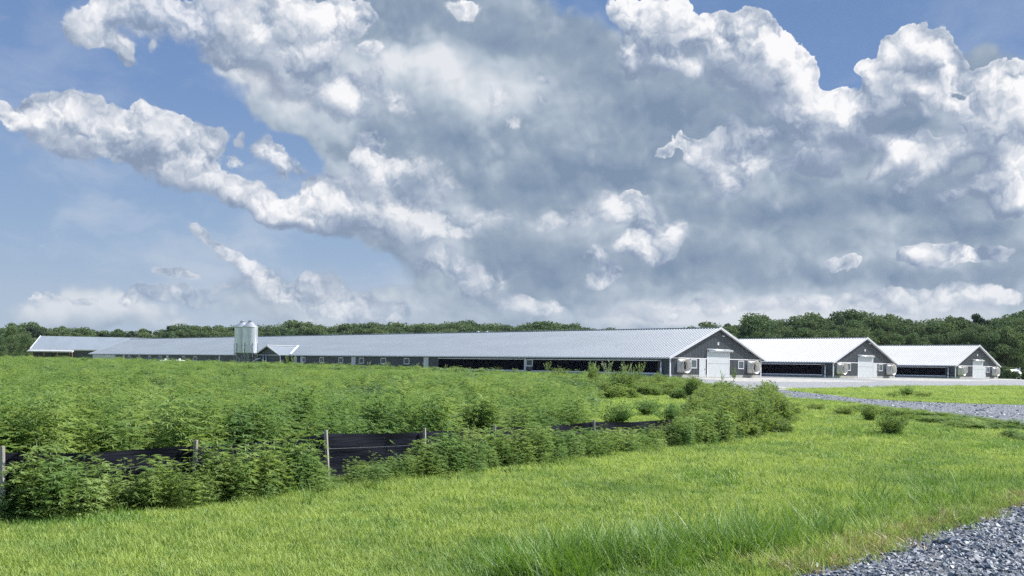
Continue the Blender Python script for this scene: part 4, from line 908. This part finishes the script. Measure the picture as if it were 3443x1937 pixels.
def noise2(X, Y, s, seed=0):
    """cheap smooth value noise"""
    r = np.random.default_rng(seed); T = r.random((64, 64)); x, y = X / s, Y / s; xi, yi = np.floor(x).astype(int), np.floor(y).astype(int); fx_, fy_ = x - xi, y - yi
    fx_ = fx_ * fx_ * (3 - 2 * fx_); fy_ = fy_ * fy_ * (3 - 2 * fy_); t = lambda i, j: T[i % 64, j % 64]
    return (t(xi, yi) * (1 - fx_) + t(xi + 1, yi) * fx_) * (1 - fy_) + (t(xi, yi + 1) * (1 - fx_) + t(xi + 1, yi + 1) * fx_) * fy_
def view_points(n, y0, y1, power, slack=.56):
    """points inside the wedge seen by the camera (and a little beyond); density falls as Y**-power"""
    u = rng.random(n); k = 2 - power
    Y = (y0 ** k + u * (y1 ** k - y0 ** k)) ** (1 / k) if abs(k) > 1e-6 else y0 * (y1 / y0) ** u
    X = (rng.random(n) * 2 - 1) * (slack * Y + .6); return X, Y

# field of weeds: behind the silt fence, up to the barns
FENCE = [(-7.2, 8.6), (-5.06, 10.0), (-3.67, 11.5), (-2.48, 13.25), (-.29, 16.2), (1.52, 18.9), (3.48, 21.4), (4.15, 21.9)]
FIELD = [(-9.5, 7.2)] + [(x - .22, y + .28) for x, y in FENCE[:6]] + [(1.55, 20), (1.75, 24), (2.5, 31), (3.0, 36), (2.9, 42), (4.5, 50), (7, 60), (9, 75), (8, 95), loc(-8, -6), loc(-9, 20), loc(-9, 60), loc(-9.5, 120), loc(-9, 186), (-150, 262), (-200, 262), (-200, 30)]
YARD, CORNER = yard, corner
X, Y = view_points(56000, 8, 265, 1.22)
m_ = pip(X, Y, FIELD) & ~((noise2(X, Y, .8, 8) < .26) & (Y < 45)); X, Y = X[m_], Y[m_]
# distance behind the fence line makes the canopy; keep off the fence itself
WEEDS = [weed_mesh("weed_a", .84, ML_['weed']), weed_mesh("weed_b", .74, ML_['weed'], 4, .16), weed_mesh("weed_c", .92, ML_['weed'], 3, .10, (.06, .11), .014, 5), weed_mesh("weed_d", .62, ML_['weed'], 4, .2, (.07, .12), .02, 3),
         soy_mesh("soy_a", .62, ML_['soy']), soy_mesh("soy_b", .55, ML_['soy'])]
pn = noise2(X, Y * .45, 3.2, 3) * .6 + noise2(X, Y * .5, 1.3, 4) * .4 + .10 * (Y > 60) * (Y < 90)
idx = np.where(pn > .66, rng.integers(4, 6, len(X)), rng.integers(0, 4, len(X)))
n8_ = noise2(X, Y, .9, 8); hs = .60 + .46 * noise2(X, Y, 2.3, 9) + .30 * n8_ + rng.normal(0, .08, len(X)) + .18 * (rng.random(len(X)) < .12) + .08 * (Y < 17)
wd = np.clip(1 + (Y - 25) / 60, 1, 3.2)
hs *= np.clip(1 + (Y - 108) / 110 * .82, 1, 1.8) * np.where((Y > 80) & (Y < 128) & (X > -30), .70, 1)
hs = np.where(idx >= 4, hs * 1.18, hs)
scatter("weed_field", WEEDS, X, Y, gz(X, Y), np.stack([wd, wd, hs], 1), idx, "dense field of bright green weeds between the fence and the barns", "weeds")

# weeds along the front of the fence
fx_, fy_ = [], []
fl = np.array(FENCE)
seg = np.linalg.norm(np.diff(fl, axis=0), axis=1)
for i in range(len(fl) - 1):
    n = int(seg[i] * 105); t = rng.random(n); off = rng.gamma(2.2, .12, n) + .05 + .03 * i
    d = (fl[i + 1] - fl[i]) / seg[i]; nrm = np.array((d[1], -d[0]))
    p = fl[i] + t[:, None] * (fl[i + 1] - fl[i]) + off[:, None] * nrm
    fx_ += list(p[:, 0]); fy_ += list(p[:, 1])
X, Y = np.array(fx_), np.array(fy_)
pxs = 1721.5 + X / Y * F
# how tall the weeds stand in front of the fabric, along the fence
FH = [(-200, .5), (25, .35), (60, .55), (90, .95), (300, 1.0), (335, .75), (350, .72), (450, .62), (520, .80), (600, .62), (640, .5), (660, .75), (760, .80), (1060, .85), (1090, .5), (1110, .2), (1165, .25), (1190, .50), (1380, .52), (1430, .70), (1700, .72), (1900, .68), (2050, .58), (2250, .52), (2330, .85), (2500, 1.0)]
ht = np.interp(pxs, *zip(*FH))
keep = rng.random(len(X)) < np.clip(.35 + ht * .75, .3, 1) * np.interp(pxs, [0, 70, 110, 320, 350, 1400, 1500], [.5, .6, .6, .62, .72, .9, 1]); X, Y, ht = X[keep], Y[keep], ht[keep]
FW_ = [weed_mesh("fence_weed_a", .62, ML_['weed'], 2, .06), weed_mesh("fence_weed_b", .52, ML_['weed'], 3, .10, (.06, .1), .018), weed_mesh("fence_weed_c", .70, ML_['bush'], 2, .06, (.05, .1), .016), grass_clump("fence_grass", 26, .10, .18, .42, .008, ML_['long'], .5, .8, 4), weed_mesh("wilted_weed", .34, ML_['orange'], 1, .05, (.04, .08), .014, 3)]
scatter("weeds_along_fence", FW_, X, Y, X * 0, (lambda q: np.stack([np.maximum(q, .55) * .9, np.maximum(q, .55) * .9, q], 1))(ht * np.where(rng.random(len(X)) < .25, rng.uniform(1.0, 1.45, len(X)), rng.uniform(.45, 1.0, len(X))) * (.85 + .3 * noise2(X, Y, .45, 41))), rng.choice([0, 0, 1, 1, 2, 3, 4], len(X), p=[.2, .2, .2, .15, .15, .085, .015]), "leafy weeds growing up against the black silt fence", "weeds")

BUSH_ = [bush_mesh('thicket_a', .62, .34, ML_['bush'], 26, 60), bush_mesh('thicket_b', .7, .28, ML_['bush'], 22, 60)]
def fill(name, px_poly, n, hmin, hmax, label, kinds, gap=(1.6, .22)):
    poly = [ground(*p) for p in px_poly]; xs, ys = zip(*poly)
    X = rng.uniform(min(xs), max(xs), n); Y = rng.uniform(min(ys), max(ys), n); m_ = pip(X, Y, poly) & (noise2(X, Y, gap[0], 77) > gap[1]); X, Y = X[m_], Y[m_]
    h = rng.uniform(hmin, hmax, len(X)) * (.35 + 1.05 * noise2(X, Y, gap[0] * .7, 78)); w_ = np.clip(Y / 24, .8, 1.8)
    scatter(name, FW_ + BUSH_, X, Y, gz(X, Y), np.stack([w_, w_, h], 1), rng.choice(kinds, len(X)), label, "weeds")
fill("weed_thicket", [(2310, 1490), (2420, 1492), (2540, 1478), (2625, 1462), (2640, 1420), (2600, 1360), (2480, 1345), (2370, 1355), (2330, 1420)], 3600, .55, 1.35, "dark weedy thicket past the end of the silt fence", [0, 2, 2, 5, 6, 5, 6], (.95, .40))
fill("rough_weeds", [(1940, 1330), (1960, 1290), (1990, 1268), (2150, 1272), (2330, 1296), (2400, 1330), (2350, 1350), (2200, 1338), (2080, 1345)], 6500, .45, 1.25, "rough weeds between the clearing and the near barn", [0, 0, 2, 5, 6], (2.4, .50))
fill("drive_verge_weeds", [(2880, 1376), (3012, 1384), (3159, 1402), (3305, 1420), (3443, 1446), (3443, 1492), (3290, 1455), (3060, 1412), (2900, 1392)], 2600, .12, .36, "low dark weeds along the near edge of the gravel drive", [0, 1, 3, 2])
fill("edge_weeds", [(2640, 1462), (2420, 1490), (2350, 1500), (2500, 1475)], 1500, .25, .6, "low weeds along the mown edge by the thicket", [0, 1, 3])

# ------------------------------------------------------------------ silt fence
def silt_fence():
    e = thing("silt_fence", (FENCE[1][0], FENCE[1][1], 0), "low black fabric silt fence on wooden stakes, running along the weeds", "fence"); ox, oy = FENCE[1]
    m = bpy.data.materials.new("black_fabric"); m.use_nodes = True; q = G(m.node_tree); b_ = q.n['Principled BSDF']; b_.inputs['Roughness'].default_value = .7; b_.inputs['Specular IOR Level'].default_value = .12
    t = q.new('ShaderNodeTexCoord').outputs['Object']; n = q.noise(q.vm('MULTIPLY', t, (1, 1, 26)), 1.2, 5, .7, dim='3D')
    q.l.new(q.mix(q.mr(n, .4, .75), (.003, .004, .009, 1), (.014, .018, .034, 1)), b_.inputs['Base Color'])
    bp = q.new('ShaderNodeBump'); bp.inputs['Strength'].default_value = .6; bp.inputs['Distance'].default_value = .02; q.l.new(n, bp.inputs['Height']); q.l.new(bp.outputs[0], b_.inputs['Normal'])
    tops = [.64, .65, .63, .66, .60, .56, .52, .30]; V, F_ = [], []; cord = []; rows = 7; pts = []
    for i in range(len(FENCE) - 1):
        for k in range(14):
            t_ = k / 14; pts.append((FENCE[i][0] * (1 - t_) + FENCE[i + 1][0] * t_, FENCE[i][1] * (1 - t_) + FENCE[i + 1][1] * t_, (tops[i] * (1 - t_) + tops[i + 1] * t_) - .035 * sin(t_ * pi)))
    pts.append((*FENCE[-1], tops[-1]))
    for j, (x, y, h) in enumerate(pts):
        for r in range(rows + 1):
            z = h * r / rows; w_ = .018 * sin(j * .9 + r * 1.3) + .012 * sin(j * 2.3 + r)
            V.append((x - ox + w_ * .7, y - oy - w_, z))
        cord.append((x - ox + .02, y - oy - .035, h * .70))
    nn = rows + 1
    F_ = [(j * nn + r, (j + 1) * nn + r, (j + 1) * nn + r + 1, j * nn + r + 1) for j in range(len(pts) - 1) for r in range(rows)]
    MB().add(V, F_).build("fabric", m, e, True)
    MB().tube(cord, .0022, 4).build("strap", M['galvd'], e)
    for i, (x, y, h, ln) in enumerate(((-5.06, 10.0, .72, .02), (-3.62, 11.52, .69, -.03), (-2.46, 13.25, .71, .05), (-1.3, 14.8, .66, .02), (-.29, 16.2, .64, -.02), (1.52, 18.9, .60, .03), (3.48, 21.4, .57, 0))):
        MB().beam((x - ox + .03 + ln, y - oy - .045, -.1), (x - ox + .03, y - oy - .045, h), .036, .036, (0.3, 1, 0)).build("stake", M['stakew'], e)
silt_fence()

# ------------------------------------------------------------------ mown grass
GR = [grass_clump("blade_a", 44, .13, .03, .095, .0068, ML_['grass'], .5, .5), grass_clump("blade_b", 44, .13, .035, .11, .0065, ML_['grass'], .6, .7), grass_clump("blade_c", 40, .13, .025, .08, .0068, ML_['grass'], .6, .4), grass_clump("blade_d", 26, .14, .05, .12, .008, ML_['long'], .6, .6)]
X, Y = view_points(62000, 6.6, 62, 1.55, .54)
m_ = ~pip(X, Y, FIELD) & ~pip(X, Y, YARD) & ~pip(X, Y, CORNER); X, Y = X[m_], Y[m_]
sc = np.clip((Y / 9) ** .55, .95, 3.2)
hh = np.clip((Y / 9) ** .15, .9, 1.5) * (.60 + .42 * noise2(X, Y, .9, 31)) * np.where(noise2(X, Y, 2.2, 33) > .72, 1.35, 1)
idx = np.where(rng.random(len(X)) < .10 + .5 * (noise2(X, Y, 1.4, 32) > .8), 3, rng.integers(0, 3, len(X)))
scatter("mown_grass", GR, X, Y, X * 0, np.stack([sc, sc, hh * 1.0], 1), idx, "bright green mown grass covering the foreground", "grass")
# grass island beyond the drive and grass strip behind the weeds
isl = isl_low + isl_top
X, Y = view_points(16000, 45, 125, 1.2, .56); m_ = pip(X, Y, isl); X, Y = X[m_], Y[m_]
scatter("island_grass", GR, X, Y, X * 0, np.stack([X * 0 + 3, X * 0 + 3, 1.3 + 1.4 * (noise2(X, Y, 3, 5) > .7)], 1), rng.integers(0, 3, len(X)), "sunlit grass island between the gravel drive and the yard", "grass")

# long grass at the edge of the gravel corner
LG = [grass_clump("long_a", 34, .12, .14, .38, .0075, ML_['long'], .5, .9, 5), grass_clump("long_b", 30, .14, .12, .30, .007, ML_['long'], .7, 1.0, 5), grass_clump("long_c", 26, .12, .08, .20, .007, ML_['grass'], .8, .8, 4), grass_clump("dry_a", 24, .12, .05, .13, .005, ML_['dry'], .9, .8, 4)]
def band(n, pa, spread, xr=None):
    P_ = []
    for _ in range(n):
        t = rnd.random() * (len(pa) - 1); i = int(t); f_ = t - i; a_, b_ = pa[i], pa[i + 1]
        x_, y_, s_ = (a_[j] * (1 - f_) + b_[j] * f_ for j in range(3))
        gx_, gy_ = ground(x_, y_); P_.append((gx_ + rnd.gauss(0, s_ * spread), gy_ + rnd.gauss(0, s_ * spread)))
    return np.array(P_)
pa = band(330, [(1780, 1960, .16), (2000, 1900, .25), (2250, 1880, .25), (2420, 1850, .22), (2600, 1850, .25)], 1.0)
pb = band(300, [(2500, 1860, .3), (2750, 1800, .35), (2950, 1740, .35), (3200, 1690, .35), (3443, 1610, .4)], 1.0)
X, Y = np.concatenate([pa, pb]).T; m_ = ~pip(X, Y, CORNER); X, Y = X[m_], Y[m_]
idx = np.where(np.arange(len(X)) < 300, rng.choice([0, 0, 1, 1, 2], len(X)), rng.choice([0, 1, 2, 2, 2], len(X)))
scatter("long_grass", LG, X, Y, X * 0, np.repeat(rng.uniform(.6, 1.15, (len(X), 1)), 3, 1), idx, "long dark green grass blades near the gravel corner", "grass", tilt=.2)
pd = band(650, [(2560, 1925, .12), (2790, 1880, .14), (2900, 1835, .14), (3050, 1790, .14), (3250, 1740, .14), (3443, 1670, .2)], 1.0)
X, Y = pd.T
scatter("verge_grass", [LG[3], LG[2], GR[2]], X, Y, X * 0, np.repeat(rng.uniform(.5, 1.1, (len(X), 1)), 3, 1), rng.choice([0, 0, 1, 2], len(X)), "thin dry yellowish grass along the gravel edge", "grass", tilt=.25)

RD = [grass_clump("reed_a", 9, .16, .30, .58, .0125, ML_['long'], .5, .9, 6), grass_clump("reed_b", 7, .2, .26, .50, .012, ML_['pale'], .7, 1.0, 6)]
pr = band(62, [(1790, 1950, .15), (2000, 1890, .3), (2250, 1850, .3), (2450, 1830, .3), (2750, 1790, .3), (2980, 1745, .3)], 1.0); X, Y = pr.T; m_ = ~pip(X, Y, CORNER); X, Y = X[m_], Y[m_]
scatter("tall_grass_blades", RD, X, Y, X * 0, np.repeat(rng.uniform(.45, .85, (len(X), 1)), 3, 1), rng.choice([0, 0, 1], len(X)), "tall arching grass blades standing above the mown lawn near the gravel", "grass", tilt=.25)

# ------------------------------------------------------------------ stones
def rockmat():
    m = bpy.data.materials.new("slate_stone"); m.use_nodes = True; q = G(m.node_tree); b_ = q.n['Principled BSDF']
    r_ = q.new('ShaderNodeObjectInfo').outputs['Random']; cr_ = q.new('ShaderNodeValToRGB'); q.l.new(r_, cr_.inputs[0]); E = cr_.color_ramp.elements
    E[0].color = (.075, .10, .15, 1); E[1].color = (.50, .50, .48, 1); E[1].position = 1
    for p_, c_ in ((.35, (.145, .175, .22, 1)), (.7, (.22, .25, .295, 1)), (.93, (.32, .345, .375, 1))): e_ = E.new(p_); e_.color = c_
    q.l.new(cr_.outputs[0], b_.inputs['Base Color']); b_.inputs['Roughness'].default_value = .55; return m
RM = rockmat()
def rock(seed):
    bm = bmesh.new(); r = random.Random(seed)
    for _ in range(11): bm.verts.new((r.gauss(0, 1) * .55, r.gauss(0, 1) * .42, r.gauss(0, 1) * .26))
    h = bmesh.ops.convex_hull(bm, input=bm.verts[:]); bmesh.ops.delete(bm, geom=[v for v in bm.verts if not v.link_faces], context='VERTS')
    me = bpy.data.meshes.new("stone"); bm.to_mesh(me); bm.free(); me.materials.append(RM); return me
ROCKS = [rock(i) for i in range(9)]
X, Y = view_points(60000, 6.8, 12.5, 1.0, .56); m_ = pip(X, Y, CORNER); X, Y = X[m_], Y[m_]
keep = rng.random(len(X)) < .85; X, Y = X[keep], Y[keep]; s_ = rng.gamma(7, .0026, len(X)) * 1.22
print("corner stones", len(X))
scatter("crushed_stone", ROCKS, X, Y, s_ * .25, np.stack([s_ * 1.1, s_, s_], 1), rng.integers(0, 9, len(X)), "loose blue grey crushed stone on the near gravel", "gravel", tilt=.35)
X, Y = view_points(60000, 26, 85, 1.1, .56); m_ = pip(X, Y, drive); X, Y = X[m_], Y[m_]; s_ = rng.gamma(6, .009, len(X)) * .9
scatter("drive_stone", ROCKS, X, Y, s_ * .1, np.stack([s_, s_, s_ * .6], 1), rng.integers(0, 9, len(X)), "loose blue grey stone on the gravel drive", "gravel", tilt=.3)

# ------------------------------------------------------------------ bushes and tall weeds that stand alone
BUSH = [bush_mesh("bush_a", 1.0, .62, ML_['bush']), bush_mesh("bush_b", .9, .75, ML_['bush'], 48), bush_mesh("bush_c", 1.1, .5, ML_['bush'], 36), bush_mesh("bush_d", .85, .7, ML_['weed'], 44)]
def place(name, me, px, py, hpx, label, cat, group, asp=1.0, H0=1.0):
    X, Y = ground(px, py); s = hpx / F * Y / H0
    o = bpy.data.objects.new(name, me); COL.objects.link(o); o.location = (X, Y, float(gz(X, Y))); o.scale = (s * asp, s * asp, s); o.rotation_euler = (0, 0, rnd.random() * 6.28)
    return tag(o, label, cat, group)
GB = "feathery weed bushes on the grass"
BL = [ # px, ground py, height px, aspect, mesh, label
 (2998, 1470, 104, .82, 1, "biggest lone feathery bush on the grass at right, nearest to the camera"),
 (2925, 1418, 62, 1.0, 0, "dark bush just behind and left of the biggest lone bush"),
 (2838, 1400, 46, 1.4, 1, "wide low bush third from the big bush, left of it on the grass"),
 (2745, 1381, 32, 1.7, 1, "flat wide bush on the grass midway to the weed thicket"),
 (2675, 1368, 20, 2.2, 3, "very small flat bush nearest to the weed thicket's right end"),
 (2590, 1360, 52, .9, 2, "narrow bush at the upper right of the weed thicket by the gravel"),
 (3190, 1405, 20, 1.2, 0, "small dark tuft on the lower edge of the gravel drive"),
 (3050, 1335, 46, 1.1, 3, "larger weed clump on the sunlit grass island"),
 (3105, 1338, 26, 1.8, 1, "lower spreading weed clump right of the larger one on the island"),
 (3000, 1338, 24, 1.5, 3, "small weed clump left of the larger one on the island"),
 (1990, 1322, 90, .8, 2, "dark bush in front of the black curtain, left of the clearing"),
 (2090, 1335, 100, 1.0, 0, "olive bush mass in front of the black curtain wall"),
 (2040, 1330, 80, 1.2, 1, "broad bush between the dark bush and the olive bush"),
 (2140, 1318, 64, .7, 2, "small dark bush right of the olive bush, before the barn corner"),
 (2215, 1322, 74, .9, 0, "bush standing right below the near barn's left corner"),
 (2270, 1330, 56, 1.2, 1, "low bush between the barn corner bush and the dark round one"),
 (2325, 1348, 78, .9, 2, "dark round bush below the near barn's left exhaust fan"),
 (2180, 1400, 72, 1.1, 3, "loose bright bush in the middle of the grass clearing"),
 (2075, 1430, 96, 1.0, 3, "spindly tall bush rising behind the fence left of the clearing"),
 (2260, 1420, 76, .9, 3, "thin airy bush at the fence end in the clearing"),
 (2400, 1440, 130, .9, 0, "tall bush at the left of the dark thicket past the fence end"),
 (2370, 1375, 80, 1.0, 1, "rear bush of the dark thicket, below the white roll-up door"),
 (2450, 1400, 100, 1.0, 2, "rear centre bush of the dark thicket"),
 (2480, 1455, 125, .9, 1, "front centre bush of the dark thicket past the fence end"),
 (2540, 1430, 120, .9, 0, "rear right bush of the dark thicket past the fence end"),
 (2560, 1466, 110, .8, 2, "front right bush of the dark thicket past the fence end"),
 (2605, 1458, 100, .7, 0, "rightmost bush of the dark thicket, its edge on the mown grass"),
 (2340, 1478, 90, 1.0, 3, "leafy bush covering the drooping end of the silt fence"),
 (2420, 1482, 70, 1.0, 1, "low bush in front of the dark thicket's left half"),
 (1880, 1300, 70, 1.0, 0, "bush rising from the field edge before the second curtain"),
 (1960, 1288, 52, 1.2, 3, "light green bush on the field edge before the second curtain"),
]
for px_, py_, h_, asp, k_, lb in BL: place("weed_bush", BUSH[k_], px_, py_, h_ * (.78 if 2330 < px_ < 2620 else 1.0), lb, "bush", GB, asp)
SP = [spike_mesh("spike_a", 2.0, ML_['pale']), spike_mesh("spike_b", 2.0, ML_['bush'], 7, .4, .35), spike_mesh("spike_c", 2.0, ML_['pale'], 4, .35, .6), spike_mesh("spike_d", 2.0, ML_['bush'], 3, .22, .62)]
TW = [(1839, 1290, 70, 0, "tall weed alone before the left part of the right hand curtain"), (1990, 1305, 84, 0, "fan topped tall weed in front of the right hand curtain"), (2007, 1305, 70, 2, "shorter tall weed just right of the fan topped one"),
      (2042, 1305, 92, 1, "tallest dark tall weed before the curtain"), (2103, 1308, 90, 1, "broad brush topped tall weed before the curtain"), (2126, 1305, 72, 2, "slim tall weed right of the broad brush topped one"), (2152, 1312, 88, 0, "spreading tall weed leaning right near the curtain's end"),
      (2355, 1330, 52, 3, "bare thin stalk before the near barn's side door"), (2362, 1335, 46, 3, "second bare thin stalk before the near barn's side door"),
      (2427, 1345, 96, 3, "tall bare stalk with a small tuft before the roll-up door"), (2466, 1350, 110, 3, "tallest bent stalk with round tuft right of the roll-up door"), (2516, 1330, 40, 3, "short thin stalk on the gravel side of the thicket"),
      (3005, 1385, 70, 3, "thin dark stalk rising behind the biggest lone bush"),
      (1500, 1262, 38, 2, "tall weed at the left end of the left hand curtain"), (1543, 1262, 34, 0, "small pale tall weed in front of the left hand curtain"), (1405, 1260, 40, 2, "pale tall weed left of the white wall panel"), (1430, 1262, 42, 1, "dark tall weed in front of the white wall panel"),
      (1305, 1258, 40, 0, "pale tall weed under the fourth barn window from the curtain"), (1240, 1255, 40, 0, "forked pale weed left of the third barn window"), (1125, 1248, 34, 2, "small pale weed left of the wall's middle window"), (1060, 1246, 36, 0, "round topped pale weed between two barn windows"),
      (985, 1248, 50, 0, "large pale weed right of the control room"), (965, 1248, 52, 2, "pale weed beside the control room's right door"), (885, 1246, 38, 1, "round dark weed in front of the control room"), (700, 1236, 34, 2, "cone shaped pale weed left of the silos"), (740, 1238, 34, 0, "brownish weed clump just left of the silos"), (640, 1232, 30, 1, "dark weed right of the white gas tanks")]
SP = [spike_mesh('spike_a', 2.0, ML_['pale'], 7, .55), spike_mesh('spike_b', 2.0, ML_['pale'], 8, .45, .35), spike_mesh('spike_c', 2.0, ML_['pale'], 6, .4, .5), SP[3]]
for px_, py_, h_, k_, lb in TW: place("tall_weed", SP[k_], px_, py_, h_ * 1.0, lb, "weed", "tall weeds standing above the field", 1.0, 2.0)

S.cycles.max_bounces = 5; S.cycles.diffuse_bounces = 3; S.cycles.glossy_bounces = 2; S.cycles.transmission_bounces = 3; S.cycles.transparent_max_bounces = 4
S.cycles.caustics_reflective = False; S.cycles.caustics_refractive = False
S.cycles.use_adaptive_sampling = True; S.cycles.adaptive_threshold = 0.02; S.cycles.use_denoising = False; S.cycles.denoiser = 'OPENIMAGEDENOISE'; S.cycles.denoising_prefilter = 'ACCURATE'; S.cycles.denoising_input_passes = 'RGB_ALBEDO_NORMAL'

hz_m = bpy.data.materials.new("haze"); hz_m.use_nodes = True; q = G(hz_m.node_tree); q.n.clear()
pv = q.new('ShaderNodeVolumePrincipled'); pv.inputs['Color'].default_value = (.78, .86, .96, 1); pv.inputs['Density'].default_value = .00005; pv.inputs['Anisotropy'].default_value = .3
q.l.new(pv.outputs[0], q.new('ShaderNodeOutputMaterial').inputs['Volume'])
tag(MB().box(-700, 700, -60, 900, -1.0, 23).build("haze", hz_m), kind="stuff")
